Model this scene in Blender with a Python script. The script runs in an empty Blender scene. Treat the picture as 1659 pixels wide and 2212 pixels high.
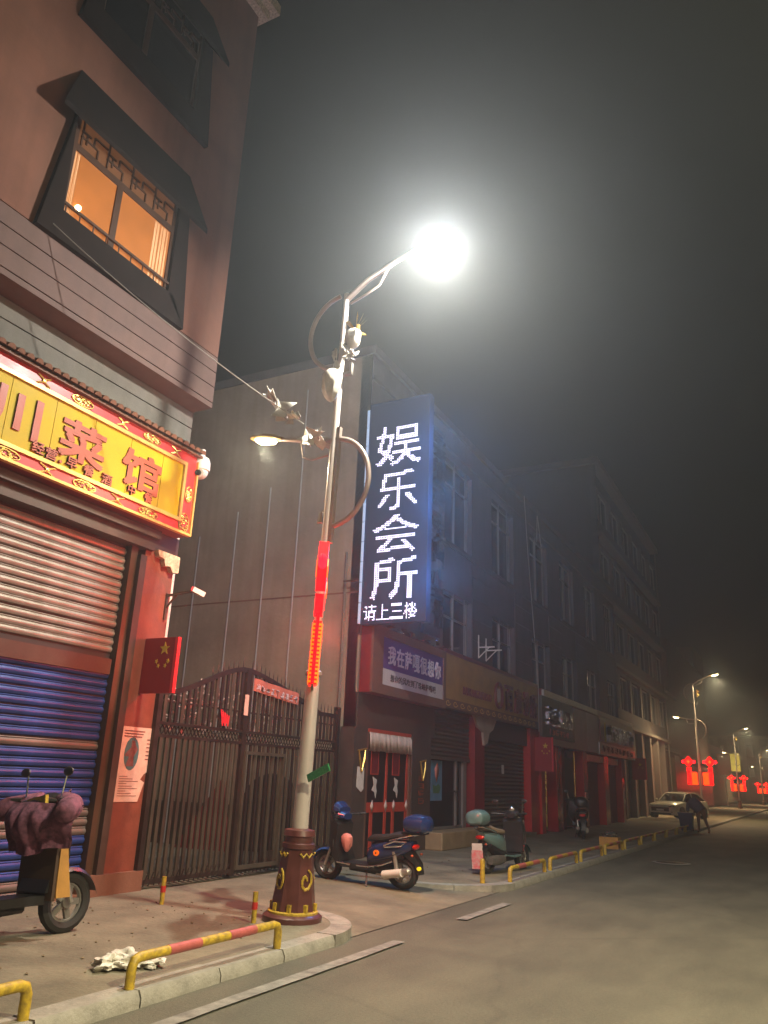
import bpy, bmesh, math, random
from mathutils import Matrix, Vector, noise
random.seed(7)
PI = math.pi
S = bpy.context.scene
COL = S.collection

# ------------------------------------------------------------------ camera, world, exposure
cd = bpy.data.cameras.new('camera'); cam = bpy.data.objects.new('camera', cd); COL.objects.link(cam)
R3 = Matrix(((0.88802303, 0.11498936, 0.44518821), (0.45823714, -0.30106402, -0.83628893), (0.03786582, 0.94664561, -0.32004417)))
cam.matrix_world = Matrix.Translation((0, 0, 1.6)) @ R3.to_4x4()
cd.sensor_fit = 'VERTICAL'; cd.sensor_height = 36; cd.lens = 36 * 1700 / 2212
cd.clip_start = 0.05; cd.clip_end = 2000
S.camera = cam
w = bpy.data.worlds.new('World'); S.world = w; w.use_nodes = True
nt = w.node_tree; bg = nt.nodes['Background']
sky = nt.nodes.new('ShaderNodeTexSky'); sky.sky_type = 'NISHITA'; sky.sun_disc = False
sky.sun_elevation = math.radians(-6); sky.sun_rotation = math.radians(200)
nt.links.new(sky.outputs[0], bg.inputs[0]); bg.inputs[1].default_value = 0.004
S.view_settings.view_transform = 'Standard'; S.view_settings.look = 'None'
S.view_settings.exposure = 0.0; S.view_settings.gamma = 1; S.view_settings.use_curve_mapping = False
S.render.engine = 'CYCLES'
S.cycles.use_denoising = True
S.cycles.max_bounces = 5; S.cycles.volume_bounces = 0; S.cycles.diffuse_bounces = 3; S.cycles.glossy_bounces = 3
S.cycles.transparent_max_bounces = 8
S.cycles.sample_clamp_indirect = 3
LAMP = 1350.0        # near street lamp, watts
HAZE = 0.005
KNOT = 55.0; LEDW = 140.0; OPP = 3.8

# ------------------------------------------------------------------ materials
MATS = {}
def mat(name, col, rough=0.6, metal=0.0, var=0.25, scale=3.0, bump=0.0, bscale=30.0, emit=None, estr=0.0, spec=0.5, coat=0.0, dirt=None, streak=0.0):
    if name in MATS: return MATS[name]
    m = bpy.data.materials.new(name); m.use_nodes = True; n = m.node_tree.nodes; l = m.node_tree.links
    b = n['Principled BSDF']; b.inputs['Roughness'].default_value = rough; b.inputs['Metallic'].default_value = metal
    b.inputs['Specular IOR Level'].default_value = spec; b.inputs['Coat Weight'].default_value = coat
    c = (*col, 1); b.inputs['Base Color'].default_value = c
    if emit is not None:
        b.inputs['Emission Color'].default_value = (*emit, 1); b.inputs['Emission Strength'].default_value = estr
    if var > 0:
        tc = n.new('ShaderNodeTexCoord'); nz = n.new('ShaderNodeTexNoise'); nz.inputs['Scale'].default_value = scale
        nz.inputs['Detail'].default_value = 8; nz.inputs['Roughness'].default_value = 0.65
        l.new(tc.outputs['Object'], nz.inputs['Vector'])
        r = n.new('ShaderNodeValToRGB'); r.color_ramp.elements[0].position = 0.3; r.color_ramp.elements[1].position = 0.7
        d = dirt or tuple(x * (1 - var) for x in col)
        r.color_ramp.elements[0].color = (*d, 1); r.color_ramp.elements[1].color = (*[min(1, x * (1 + var * 0.5)) for x in col], 1)
        l.new(nz.outputs['Fac'], r.inputs['Fac']); l.new(r.outputs['Color'], b.inputs['Base Color'])
        if streak > 0:      # rain streaks and grime running down
            mp = n.new('ShaderNodeMapping'); mp.inputs['Scale'].default_value = (5, 5, .22); l.new(tc.outputs['Object'], mp.inputs['Vector'])
            ns = n.new('ShaderNodeTexNoise'); ns.inputs['Scale'].default_value = 1.0; ns.inputs['Detail'].default_value = 6; l.new(mp.outputs['Vector'], ns.inputs['Vector'])
            rs = n.new('ShaderNodeValToRGB'); rs.color_ramp.elements[0].position = .36; rs.color_ramp.elements[1].position = .58
            q_ = 1 - streak; rs.color_ramp.elements[0].color = (q_, q_, q_*.95, 1); l.new(ns.outputs['Fac'], rs.inputs['Fac'])
            ms = n.new('ShaderNodeMixRGB'); ms.blend_type = 'MULTIPLY'; ms.inputs['Fac'].default_value = 1
            l.new(r.outputs['Color'], ms.inputs[1]); l.new(rs.outputs['Color'], ms.inputs[2]); l.new(ms.outputs[0], b.inputs['Base Color'])
        mr = n.new('ShaderNodeMapRange'); mr.inputs['To Min'].default_value = max(0.03, rough - 0.1); mr.inputs['To Max'].default_value = min(1, rough + 0.12)
        l.new(nz.outputs['Fac'], mr.inputs['Value']); l.new(mr.outputs['Result'], b.inputs['Roughness'])
    if bump > 0:
        tc2 = n.new('ShaderNodeTexCoord'); nb = n.new('ShaderNodeTexNoise'); nb.inputs['Scale'].default_value = bscale; nb.inputs['Detail'].default_value = 6
        l.new(tc2.outputs['Object'], nb.inputs['Vector'])
        bp = n.new('ShaderNodeBump'); bp.inputs['Strength'].default_value = bump; bp.inputs['Distance'].default_value = 0.02
        l.new(nb.outputs['Fac'], bp.inputs['Height']); l.new(bp.outputs['Normal'], b.inputs['Normal'])
    MATS[name] = m; return m

M = {}
M['asphalt'] = mat('asphalt', (0.085, 0.083, 0.078), 0.82, var=0.3, scale=0.9, bump=0.5, bscale=45)
M['concrete'] = mat('pavement_concrete', (0.19, 0.168, 0.118), 0.85, var=0.45, scale=1.3, bump=0.6, bscale=18)
M['kerb'] = mat('kerb_stone', (0.3, 0.28, 0.24), 0.8, var=0.35, scale=4, bump=0.5, bscale=25)
M['line'] = mat('worn_road_paint', (0.24, 0.23, 0.2), 0.7, var=0.6, scale=7)
M['wall_pink'] = mat('rose_plaster', (0.19, 0.082, 0.05), 0.85, var=0.25, scale=.9, bump=0.2, bscale=20, streak=.12)
M['wall_tile'] = mat('rose_cladding', (0.135, 0.08, 0.062), 0.7, var=0.25, scale=2, streak=.12)
M['wall_grey'] = mat('grey_plaster', (0.17, 0.155, 0.13), 0.85, var=0.25, scale=1.4, bump=0.3, bscale=14, streak=.12)
M['beige'] = mat('beige_gable_plaster', (0.31, 0.245, 0.185), 0.85, var=0.3, scale=.8, bump=0.3, bscale=12, streak=.12)
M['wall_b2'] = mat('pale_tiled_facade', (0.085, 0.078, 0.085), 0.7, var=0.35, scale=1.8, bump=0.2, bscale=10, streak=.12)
M['black_surround'] = mat('dark_brown_surround', (0.015, 0.01, 0.008), 0.85, var=0.4, scale=4, spec=0.15)
M['dark_wood'] = mat('dark_brown_wood', (0.06, 0.032, 0.022), 0.55, var=0.4, scale=5)
M['red_paint'] = mat('red_brown_paint', (0.21, 0.055, 0.032), 0.6, var=0.3, scale=3, bump=0.15, streak=.15)
M['deep_red'] = mat('deep_red_paint', (0.2, 0.012, 0.014), 0.45, var=0.25, scale=3)
M['glass_dark'] = mat('dark_window_glass', (0.012, 0.014, 0.018), 0.12, var=0.2, scale=1, spec=0.6)
M['win_frame'] = mat('window_frame_alloy', (0.22, 0.21, 0.2), 0.4, metal=0.3, var=0.2)
M['frame_dark'] = mat('window_frame_brown', (0.07, 0.035, 0.02), 0.45, var=0.3)
M['lit_room'] = mat('lit_orange_pane', (0.2, 0.08, 0.02), 0.35, var=0.0, emit=(1.0, 0.27, 0.045), estr=0.45)
M['bulb'] = mat('bare_bulb', (1, 0.8, 0.5), 0.3, var=0, emit=(1.0, 0.62, 0.25), estr=30)
M['curtain'] = mat('curtain_cloth', (0.6, 0.35, 0.18), 0.9, var=0.2, emit=(1.0, 0.4, 0.12), estr=0.3)  # glow of the lit room put into the cloth as emission
M['slat_white'] = mat('cream_shutter_slat', (0.26, 0.245, 0.225), 0.42, metal=0.25, var=0.2, scale=2, streak=.15)
M['slat_blue'] = mat('blue_shutter_slat', (0.025, 0.06, 0.26), 0.38, metal=0.25, var=0.25, scale=2, streak=.15)
M['slat_grey'] = mat('brown_grey_shutter_slat', (0.16, 0.13, 0.12), 0.45, metal=0.25, var=0.3, scale=2)
M['slat_dark'] = mat('dark_shutter_slat', (0.1, 0.075, 0.06), 0.5, metal=0.2, var=0.3, scale=2)
M['groove'] = mat('shutter_dark_joint', (0.03, 0.02, 0.02), 0.7, var=0.2)  # even dark colour seen between the slats
M['sign_yellow'] = mat('yellow_sign_sheet', (0.5, 0.37, 0.003), 0.55, var=0.1, scale=2, spec=.25)
M['sign_red'] = mat('red_sign_band', (0.5, 0.035, 0.035), 0.4, var=0.15)
M['gold'] = mat('gold_ornament', (0.62, 0.4, 0.1), 0.32, metal=0.7, var=0.4, scale=30)
M['gold_trim'] = mat('gold_trim_moulding', (0.7, 0.45, 0.12), 0.4, metal=0.3, var=0.2)
M['letter_red'] = mat('rust_red_letter', (0.38, 0.065, 0.02), 0.5, var=0.1)
M['roof_tile'] = mat('brown_roof_tile', (0.17, 0.07, 0.03), 0.6, var=0.4, scale=8)
M['lace'] = mat('cream_fretwork', (0.55, 0.45, 0.3), 0.6, var=0.6, scale=25)
M['steel'] = mat('galvanised_steel', (0.5, 0.48, 0.45), 0.32, metal=0.75, var=0.2, scale=5)
M['pole_white'] = mat('cream_white_pole_paint', (0.5, 0.44, 0.41), 0.35, metal=0.1, var=0.12, scale=4, coat=0.3)
M['pole_base'] = mat('maroon_pole_base', (0.095, 0.028, 0.024), 0.38, var=0.25, scale=6, coat=0.2)
M['arm_paint'] = mat('rose_grey_arm_paint', (0.33, 0.26, 0.23), 0.4, metal=0.2, var=0.2)
M['housing'] = mat('ochre_lamp_housing', (0.3, 0.2, 0.07), 0.4, metal=0.3, var=0.2)
M['led_near'] = mat('cool_white_lamp_lens', (1, 1, 1), 0.3, var=0, emit=(1.0, 0.98, 0.88), estr=160)
M['led_low'] = mat('warm_white_lamp_lens', (1, 1, 1), 0.3, var=0, emit=(1.0, 0.9, 0.55), estr=30)
M['led_far'] = mat('amber_white_lamp_lens', (1, 1, 1), 0.3, var=0, emit=(1.0, 0.82, 0.4), estr=22)
M['knot_red'] = mat('glowing_red_knot', (0.1, 0.001, 0.002), 0.8, var=0, spec=.1, emit=(1.0, 0.0, 0.001), estr=11)
M['knot_pink'] = mat('glowing_pink_lobe', (0.1, 0.001, 0.002), 0.8, var=0, spec=.1, emit=(1.0, 0.002, 0.006), estr=11)
M['lantern_orange'] = mat('glowing_orange_slat', (0.7, 0.2, 0.03), 0.4, var=0, emit=(1.0, 0.055, 0.0), estr=5)
M['lantern_core'] = mat('glowing_red_box_side', (0.5, 0.02, 0.01), 0.4, var=0, emit=(1.0, 0.001, 0.0), estr=3)
M['navy'] = mat('navy_sign_panel', (0.01, 0.018, 0.04), 0.6, var=0, emit=(0.08, 0.2, 0.5), estr=0.03)  # faint blue emission added to the panel for soft blue light
M['led_dot'] = mat('blue_white_led', (1, 1, 1), 0.4, var=0, emit=(0.85, 0.74, 1.0), estr=2.6)
M['edge_glow'] = mat('pale_blue_edge_tube', (0.5, 0.6, 0.7), 0.4, var=0, emit=(0.3, 0.5, 0.8), estr=0.28)
M['foil'] = mat('silver_foil_letter', (0.6, 0.6, 0.62), 0.12, metal=1.0, var=0.2, bump=0.6, bscale=12)
M['purple'] = mat('violet_sign_sheet', (0.07, 0.045, 0.2), 0.45, var=0.15)
M['white_sheet'] = mat('white_sign_sheet', (0.5, 0.45, 0.45), 0.5, var=0.1)
M['sign_frame'] = mat('brown_sign_frame', (0.15, 0.075, 0.055), 0.5, var=0.2)
M['white_letter'] = mat('white_letter', (0.6, 0.55, 0.6), 0.5, var=0.05)
M['dark_letter'] = mat('dark_brown_letter', (0.06, 0.035, 0.035), 0.5, var=0.05)
M['gold_sheet'] = mat('dull_gold_sign_sheet', (0.34, 0.2, 0.06), 0.45, var=0.25, scale=3)
M['maroon'] = mat('maroon_letter', (0.14, 0.015, 0.02), 0.3, var=0.2)
M['stone_dark'] = mat('dark_stone_cladding', (0.06, 0.045, 0.038), 0.5, var=0.3, scale=5)
M['door_black'] = mat('black_door_leaf', (0.014, 0.01, 0.01), 0.4, var=0.3)
M['door_red'] = mat('red_door_rail', (0.4, 0.05, 0.03), 0.45, var=0.2)
M['cloth_white'] = mat('white_cloth', (0.55, 0.45, 0.42), 0.9, var=0.2, scale=10)
M['beige_step'] = mat('beige_tiled_step', (0.3, 0.22, 0.13), 0.6, var=0.25, scale=4)
M['paper_w'] = mat('white_paper', (0.55, 0.52, 0.5), 0.8, var=0.15, scale=12)
M['paper_pink'] = mat('creased_poster_paper', (0.62, 0.42, 0.34), 0.75, var=0.25, scale=6)
M['teal_print'] = mat('teal_print', (0.06, 0.14, 0.15), 0.6, var=0.3, scale=8)
M['brown_print'] = mat('brown_print', (0.18, 0.07, 0.06), 0.7, var=0.4, scale=20)
M['blue_poster'] = mat('blue_poster', (0.1, 0.2, 0.32), 0.5, var=0.3, scale=3)
M['green_print'] = mat('green_print', (0.06, 0.16, 0.07), 0.6, var=0.4, scale=9)
M['flag_red'] = mat('red_flag_board', (0.3, 0.012, 0.016), 0.6, var=0.12)
M['flag_edge'] = mat('bright_red_edge', (0.6, 0.02, 0.03), 0.5, var=0.05)
M['star'] = mat('yellow_star', (0.6, 0.42, 0.04), 0.6, var=0.1)
M['gate_iron'] = mat('brown_gate_iron', (0.035, 0.022, 0.018), 0.5, metal=0.3, var=0.4, scale=6)
M['gate_bar'] = mat('olive_grey_gate_bar', (0.075, 0.062, 0.045), 0.5, metal=0.2, var=0.4, scale=3)
M['yellow_paint'] = mat('worn_yellow_paint', (0.5, 0.34, 0.02), 0.5, var=0.45, scale=22, dirt=(.2, .13, .03))
M['pink_paint'] = mat('faded_red_paint', (0.42, 0.1, 0.09), 0.5, var=0.25, scale=14)
M['red_band'] = mat('bright_red_band', (0.5, 0.02, 0.015), 0.5, var=0.1)
M['tyre'] = mat('tyre_rubber', (0.02, 0.019, 0.018), 0.75, var=0.3, scale=10)
M['rim'] = mat('wheel_alloy', (0.28, 0.27, 0.25), 0.4, metal=0.7, var=0.3)
M['chrome'] = mat('chrome', (0.8, 0.8, 0.8), 0.12, metal=1, var=0)
M['black_plastic'] = mat('black_plastic', (0.018, 0.017, 0.017), 0.4, var=0.3)
M['blue_paint'] = mat('navy_blue_bodywork', (0.015, 0.03, 0.11), 0.2, var=0.15, coat=0.6)
M['blue_fender'] = mat('bright_blue_fender', (0.03, 0.1, 0.33), 0.25, var=0.15, coat=0.5)
M['teal_paint'] = mat('grey_teal_bodywork', (0.11, 0.19, 0.19), 0.28, var=0.15, coat=0.5)
M['seat_black'] = mat('black_seat_vinyl', (0.022, 0.02, 0.018), 0.5, var=0.2, bump=0.2)
M['seat_tan'] = mat('tan_seat_vinyl', (0.26, 0.18, 0.12), 0.5, var=0.2)
M['orange_reflector'] = mat('orange_reflector', (0.9, 0.2, 0.01), 0.3, var=0, emit=(1, 0.2, 0.0), estr=0.12)  # glint of returned light put in as emission
M['yellow_reflector'] = mat('yellow_reflector', (0.9, 0.7, 0.02), 0.3, var=0, emit=(1, 0.75, 0.0), estr=0.5)  # bright glint likewise put in as emission
M['tail_red'] = mat('red_tail_lens', (0.6, 0.02, 0.01), 0.2, var=0)
M['pink_bag'] = mat('pink_bag', (0.55, 0.2, 0.17), 0.7, var=0.15)
M['purple_cloth'] = mat('purple_print_cloth', (0.2, 0.07, 0.115), 0.9, var=0.5, scale=16, dirt=(0.04, 0.014, 0.03), bump=.5, bscale=20)
M['apron'] = mat('ochre_apron', (0.42, 0.22, 0.05), 0.8, var=0.3, scale=4)
M['brown_apron'] = mat('dark_brown_apron', (0.07, 0.04, 0.022), 0.8, var=0.3, scale=4)
M['plate_red'] = mat('red_white_mud_plate', (0.5, 0.05, 0.08), 0.5, var=0.5, scale=16, dirt=(0.5, 0.42, 0.42))
M['car_white'] = mat('white_car_paint', (0.62, 0.57, 0.47), 0.25, var=0.05, coat=0.6)
M['bin_blue'] = mat('navy_bin_plastic', (0.018, 0.022, 0.07), 0.5, var=0.2)
M['skin'] = mat('skin', (0.3, 0.16, 0.1), 0.6, var=0.1)
M['shirt'] = mat('dark_checked_shirt', (0.15, 0.13, 0.17), 0.85, var=0.5, scale=14)
M['trousers'] = mat('brown_trousers', (0.22, 0.11, 0.06), 0.85, var=0.3, scale=8)
M['hair'] = mat('dark_hair', (0.015, 0.012, 0.01), 0.6, var=0.2)
M['bag_plastic'] = mat('dusty_plastic_film', (0.62, 0.58, 0.52), 0.3, var=0.3, scale=9, bump=0.5, bscale=14)
M['bag_white'] = mat('white_plastic_bag', (0.65, 0.62, 0.55), 0.45, var=0.2, bump=0.5, bscale=15)
M['green_tape'] = mat('green_glitter_tape', (0.05, 0.3, 0.1), 0.3, var=0.5, scale=60, metal=0.3)
M['white_plastic'] = mat('white_plastic', (0.62, 0.6, 0.55), 0.35, var=0.08)
M['cable'] = mat('grey_cable', (0.35, 0.33, 0.3), 0.6, var=0.1)
M['banner_red'] = mat('faded_red_banner', (0.42, 0.13, 0.09), 0.8, var=0.25, scale=6)
M['gravel'] = mat('construction_sand', (0.2, 0.15, 0.09), 0.9, var=0.5, scale=4, bump=0.6)
M['b3_wall'] = mat('tower_wall', (0.05, 0.038, 0.038), 0.75, var=0.25, scale=1, streak=.12)
M['b3_band'] = mat('tower_ledge', (0.12, 0.1, 0.09), 0.7, var=0.2, scale=1)
M['b4_wall'] = mat('pale_gable_wall', (0.16, 0.14, 0.07), 0.8, var=0.2)
M['b5_wall'] = mat('dark_house_wall', (0.075, 0.045, 0.035), 0.8, var=0.25)
M['b6_wall'] = mat('end_house_wall', (0.17, 0.14, 0.1), 0.8, var=0.25)
M['lit_yellow'] = mat('lit_yellow_sign', (0.6, 0.5, 0.1), 0.4, var=0.6, scale=3, emit=(1, 0.75, 0.1), estr=0.6)
M['silver'] = mat('silver_trim', (0.6, 0.57, 0.5), 0.42, metal=0.6, var=0.3, scale=15, bump=0.3, bscale=8)
M['panel_pale'] = mat('pale_dusty_panel', (0.36, 0.28, 0.23), 0.45, var=0.25, scale=2)
M['panel_grey'] = mat('grey_mirror_panel', (0.2, 0.19, 0.17), 0.2, metal=0.6, var=0.25, scale=2)
M['mirror_red'] = mat('glossy_red_column', (0.45, 0.025, 0.025), 0.18, var=0.15, coat=0.5)
M['brass'] = mat('brass_rod', (0.6, 0.42, 0.15), 0.25, metal=0.9, var=0.2)

# ------------------------------------------------------------------ mesh helpers
class MB:
    def __init__(s): s.v = []; s.f = []
    def add(s, vs, fs):
        o = len(s.v); s.v += [tuple(p) for p in vs]; s.f += [tuple(i + o for i in f) for f in fs]; return s
    def box(s, x0, x1, y0, y1, z0, z1):
        return s.add([(x0,y0,z0),(x1,y0,z0),(x1,y1,z0),(x0,y1,z0),(x0,y0,z1),(x1,y0,z1),(x1,y1,z1),(x0,y1,z1)],
                     [(0,3,2,1),(4,5,6,7),(0,1,5,4),(1,2,6,5),(2,3,7,6),(3,0,4,7)])
    def bar(s, p, q, a, b=None, up=(0,0,1)):
        b = b or a; p = Vector(p); q = Vector(q); d = (q - p).normalized(); u = Vector(up)
        if abs(d.dot(u)) > 0.95: u = Vector((1, 0, 0))
        r = d.cross(u).normalized(); u = r.cross(d)
        vs = [e + r * i * a / 2 + u * j * b / 2 for e in (p, q) for i, j in ((-1,-1),(1,-1),(1,1),(-1,1))]
        return s.add(vs, [(0,1,2,3),(7,6,5,4),(0,4,5,1),(1,5,6,2),(2,6,7,3),(3,7,4,0)])
    def tube(s, pts, r, n=10, caps=True):
        pts = [Vector(p) for p in pts]; rs = r if isinstance(r, (list, tuple)) else [r] * len(pts)
        o = len(s.v); N = None
        for i, p in enumerate(pts):
            t = (pts[min(i + 1, len(pts) - 1)] - pts[max(i - 1, 0)]).normalized()
            if N is None:
                N = t.cross(Vector((0, 0, 1)) if abs(t.z) < 0.9 else Vector((1, 0, 0))).normalized()
            N = (N - t * N.dot(t)).normalized(); B = t.cross(N)
            s.v += [tuple(p + (N * math.cos(2*PI*k/n) + B * math.sin(2*PI*k/n)) * rs[i]) for k in range(n)]
        for i in range(len(pts) - 1):
            for k in range(n):
                a = o + i*n + k; b = o + i*n + (k+1) % n
                s.f.append((a, b, b + n, a + n))
        if caps:
            s.f.append(tuple(o + k for k in range(n))[::-1]); s.f.append(tuple(o + (len(pts)-1)*n + k for k in range(n)))
        return s
    def prism(s, poly, axis, a, b):
        # poly in the two other axes: axis 'x' -> (y,z), 'y' -> (x,z), 'z' -> (x,y)
        def P(u, v, w): return {'x': (w, u, v), 'y': (u, w, v), 'z': (u, v, w)}[axis]
        n = len(poly); vs = [P(u, v, a) for u, v in poly] + [P(u, v, b) for u, v in poly]
        return s.add(vs, [tuple(range(n)), tuple(range(n, 2*n))[::-1]] + [(i, (i+1) % n, (i+1) % n + n, i + n) for i in range(n)])
    def lathe(s, prof, c=(0,0,0), n=16, sq=0):
        o = len(s.v)
        for r, z in prof:
            for k in range(n):
                a = 2*PI*k/n; s.v.append((c[0] + r*math.cos(a), c[1] + r*math.sin(a), c[2] + z))
        for i in range(len(prof) - 1):
            for k in range(n):
                a = o + i*n + k; b = o + i*n + (k+1) % n; s.f.append((a, b, b+n, a+n))
        s.f.append(tuple(o + k for k in range(n))[::-1]); s.f.append(tuple(o + (len(prof)-1)*n + k for k in range(n)))
        return s
    def loft(s, secs, n=12, e=2.6):
        # secs: (x, yc, zc, half_y, half_z)
        o = len(s.v)
        for x, yc, zc, hy, hz in secs:
            for k in range(n):
                a = 2*PI*k/n + PI/n; c, d = math.cos(a), math.sin(a)
                s.v.append((x, yc + hy * math.copysign(abs(c)**(2/e), c), zc + hz * math.copysign(abs(d)**(2/e), d)))
        for i in range(len(secs) - 1):
            for k in range(n):
                a = o + i*n + k; b = o + i*n + (k+1) % n; s.f.append((a, b, b+n, a+n))
        s.f.append(tuple(o + k for k in range(n))[::-1]); s.f.append(tuple(o + (len(secs)-1)*n + k for k in range(n)))
        return s
    def blob(s, c, r, nz=6, n=10, amp=0.0, seed=0):
        o = len(s.v); c = Vector(c); r = Vector(r) if hasattr(r, '__len__') else Vector((r, r, r))
        for i in range(nz + 1):
            th = PI * i / nz
            for k in range(n):
                a = 2*PI*k/n; d = Vector((math.sin(th)*math.cos(a), math.sin(th)*math.sin(a), math.cos(th)))
                m = 1 + amp * noise.noise(d * 2.3 + Vector((seed, seed * 1.7, 0)))
                s.v.append(tuple(c + Vector((d.x*r.x, d.y*r.y, d.z*r.z)) * m))
        for i in range(nz):
            for k in range(n):
                a = o + i*n + k; b = o + i*n + (k+1) % n; s.f.append((a, a+n, b+n, b))
        return s
    def mesh(s, name, smooth=True):
        me = bpy.data.meshes.new(name); me.from_pydata(s.v, [], s.f)
        bm = bmesh.new(); bm.from_mesh(me); bmesh.ops.remove_doubles(bm, verts=bm.verts, dist=1e-5)
        bmesh.ops.recalc_face_normals(bm, faces=bm.faces); bm.to_mesh(me); bm.free()
        if smooth == 'soft':
            for p in me.polygons: p.use_smooth = True
        elif smooth and len(s.f) > 6:
            for p in me.polygons: p.use_smooth = True
            me.set_sharp_from_angle(angle=0.7)
        return me

WM = {}
def wmat(o):
    return WM.get(o.name, Matrix.Identity(4)) if o else Matrix.Identity(4)
def link(o, parent=None):
    COL.objects.link(o)
    if parent: o.parent = parent
    WM[o.name] = wmat(parent) @ o.matrix_basis
    return o
def tag(o, label=None, cat=None, group=None, kind=None):
    if label: o['label'] = label
    if cat: o['category'] = cat
    if group: o['group'] = group
    if kind: o['kind'] = kind
    return o
def thing(name, label, cat, loc=(0,0,0), rz=0, group=None):
    o = bpy.data.objects.new(name, None); o.empty_display_size = 0.2
    o.matrix_basis = Matrix.Translation(loc) @ Matrix.Rotation(rz, 4, 'Z')
    link(o); return tag(o, label, cat, group)
def ob(name, mb, m, parent=None, local=False, label=None, smooth=True, bevel=0):
    me = mb.mesh(name, 'soft' if m in ('purple_cloth', 'cloth_white', 'bag_white', 'pink_bag') and smooth else smooth) if isinstance(mb, MB) else mb
    if parent and not local: me.transform(wmat(parent).inverted())
    if m: me.materials.append(M[m] if isinstance(m, str) else m)
    o = bpy.data.objects.new(name, me); link(o, parent)
    if label: o['label'] = label
    if bevel:
        b = o.modifiers.new('bevel', 'BEVEL'); b.width = bevel; b.segments = 2; b.limit_method = 'ANGLE'
    return o
def struct(name, mb, m, parent=None, kind='structure'):
    o = ob(name, mb, m, parent)
    if not parent: o['kind'] = kind
    return o
def solo(name, mb, m, label, cat, loc, group=None, rz=0, kind=None, local=True):
    # a thing that is one mesh with its origin at loc; the mesh is built round the origin
    me = mb.mesh(name); me.materials.append(M[m]); o = bpy.data.objects.new(name, me)
    o.matrix_basis = Matrix.Translation(loc) @ Matrix.Rotation(rz, 4, 'Z'); link(o)
    return tag(o, label, cat, group, kind)
def inst(name, me, parent, loc, rot=None):
    # one more piece sharing mesh data; loc in world
    o = bpy.data.objects.new(name, me)
    o.matrix_basis = wmat(parent).inverted() @ (Matrix.Translation(loc) @ (rot or Matrix.Identity(4))); link(o, parent); return o
def copy_tree(o, parent=None):
    c = o.copy(); COL.objects.link(c)
    if parent: c.parent = parent
    for ch in o.children: copy_tree(ch, c)
    return c
def mm(mb, name, m):
    me = mb.mesh(name); me.materials.append(M[m]); return me

# text -----------------------------------------------------------------
def text_tris(s, bold=0.0):
    cu = bpy.data.curves.new('t', 'FONT'); cu.body = s; cu.size = 1; cu.resolution_u = 3
    o = bpy.data.objects.new('t', cu); COL.objects.link(o)
    dg = bpy.context.evaluated_depsgraph_get(); dg.update()
    me = o.evaluated_get(dg).to_mesh()
    me.calc_loop_triangles()
    vs = [v.co.xy.copy() for v in me.vertices]; ts = [tuple(t.vertices) for t in me.loop_triangles]
    fs = [tuple(p.vertices) for p in me.polygons]
    o.evaluated_get(dg).to_mesh_clear(); bpy.data.objects.remove(o); bpy.data.curves.remove(cu)
    if not vs: return [Vector((0,0)), Vector((1,0)), Vector((1,1))], [(0,1,2)], [(0,1,2)]
    x0 = min(v.x for v in vs); x1 = max(v.x for v in vs); y0 = min(v.y for v in vs); y1 = max(v.y for v in vs)
    vs = [Vector(((v.x - x0) / max(1e-6, x1 - x0), (v.y - y0) / max(1e-6, y1 - y0))) for v in vs]
    if bold > 0:
        v0, t0 = vs, ts; vs = []; ts = []
        for dx, dy in ((-1, -1), (1, -1), (1, 1), (-1, 1)):
            o_ = len(vs); vs += [Vector((v.x + dx*bold*.8, v.y + dy*bold*.8)) for v in v0]; ts += [tuple(i + o_ for i in t) for t in t0]
    return vs, ts, fs
def text_mb(s, u0, u1, v0, v1, place, depth=0.02, bold=0.012):
    """solid letters filling the box u0..u1, v0..v1; place(u, v, d) -> world"""
    vs, ts, fs = text_tris(s, bold); bm = bmesh.new(); nq = max(1, len(vs) // 4)
    bv = [bm.verts.new((v.x, v.y, -.006*(i // nq) if bold > 0 else 0)) for i, v in enumerate(vs)]
    for t in ts:
        try: bm.faces.new([bv[i] for i in t])
        except ValueError: pass
    g = bmesh.ops.extrude_face_region(bm, geom=bm.faces[:])
    for e in g['geom']:
        if isinstance(e, bmesh.types.BMVert): e.co.z = 1 - 3*e.co.z
    mb = MB(); bm.verts.index_update()
    mb.v = [tuple(place(u0 + (u1-u0) * v.co.x, v0 + (v1-v0) * v.co.y, depth * v.co.z)) for v in bm.verts]
    mb.f = [tuple(v.index for v in f.verts) for f in bm.faces]; bm.free(); return mb
def facade(x):      # letters read along +y on a wall that faces +x
    return lambda u, v, d: (x + d, u, v)
def frontal(y):     # letters read along +x on a wall that faces -y
    return lambda u, v, d: (u, y - d, v)
def row(name, s, u0, u1, v0, v1, place, m, parent, depth=0.02, gap=0.15, bold=0.012, joined=False):
    n = len(s); wd = (u1 - u0) / (n + gap * (n - 1)); allm = MB()
    for i, ch in enumerate(s):
        if ch == ' ': continue
        a = u0 + i * wd * (1 + gap)
        mb = text_mb(ch, a, a + wd, v0, v1, place, depth, bold)
        if joined: allm.add(mb.v, mb.f)
        else: ob(name, mb, m, parent, smooth=False)
    if joined: ob(name, allm, m, parent, smooth=False)
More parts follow.
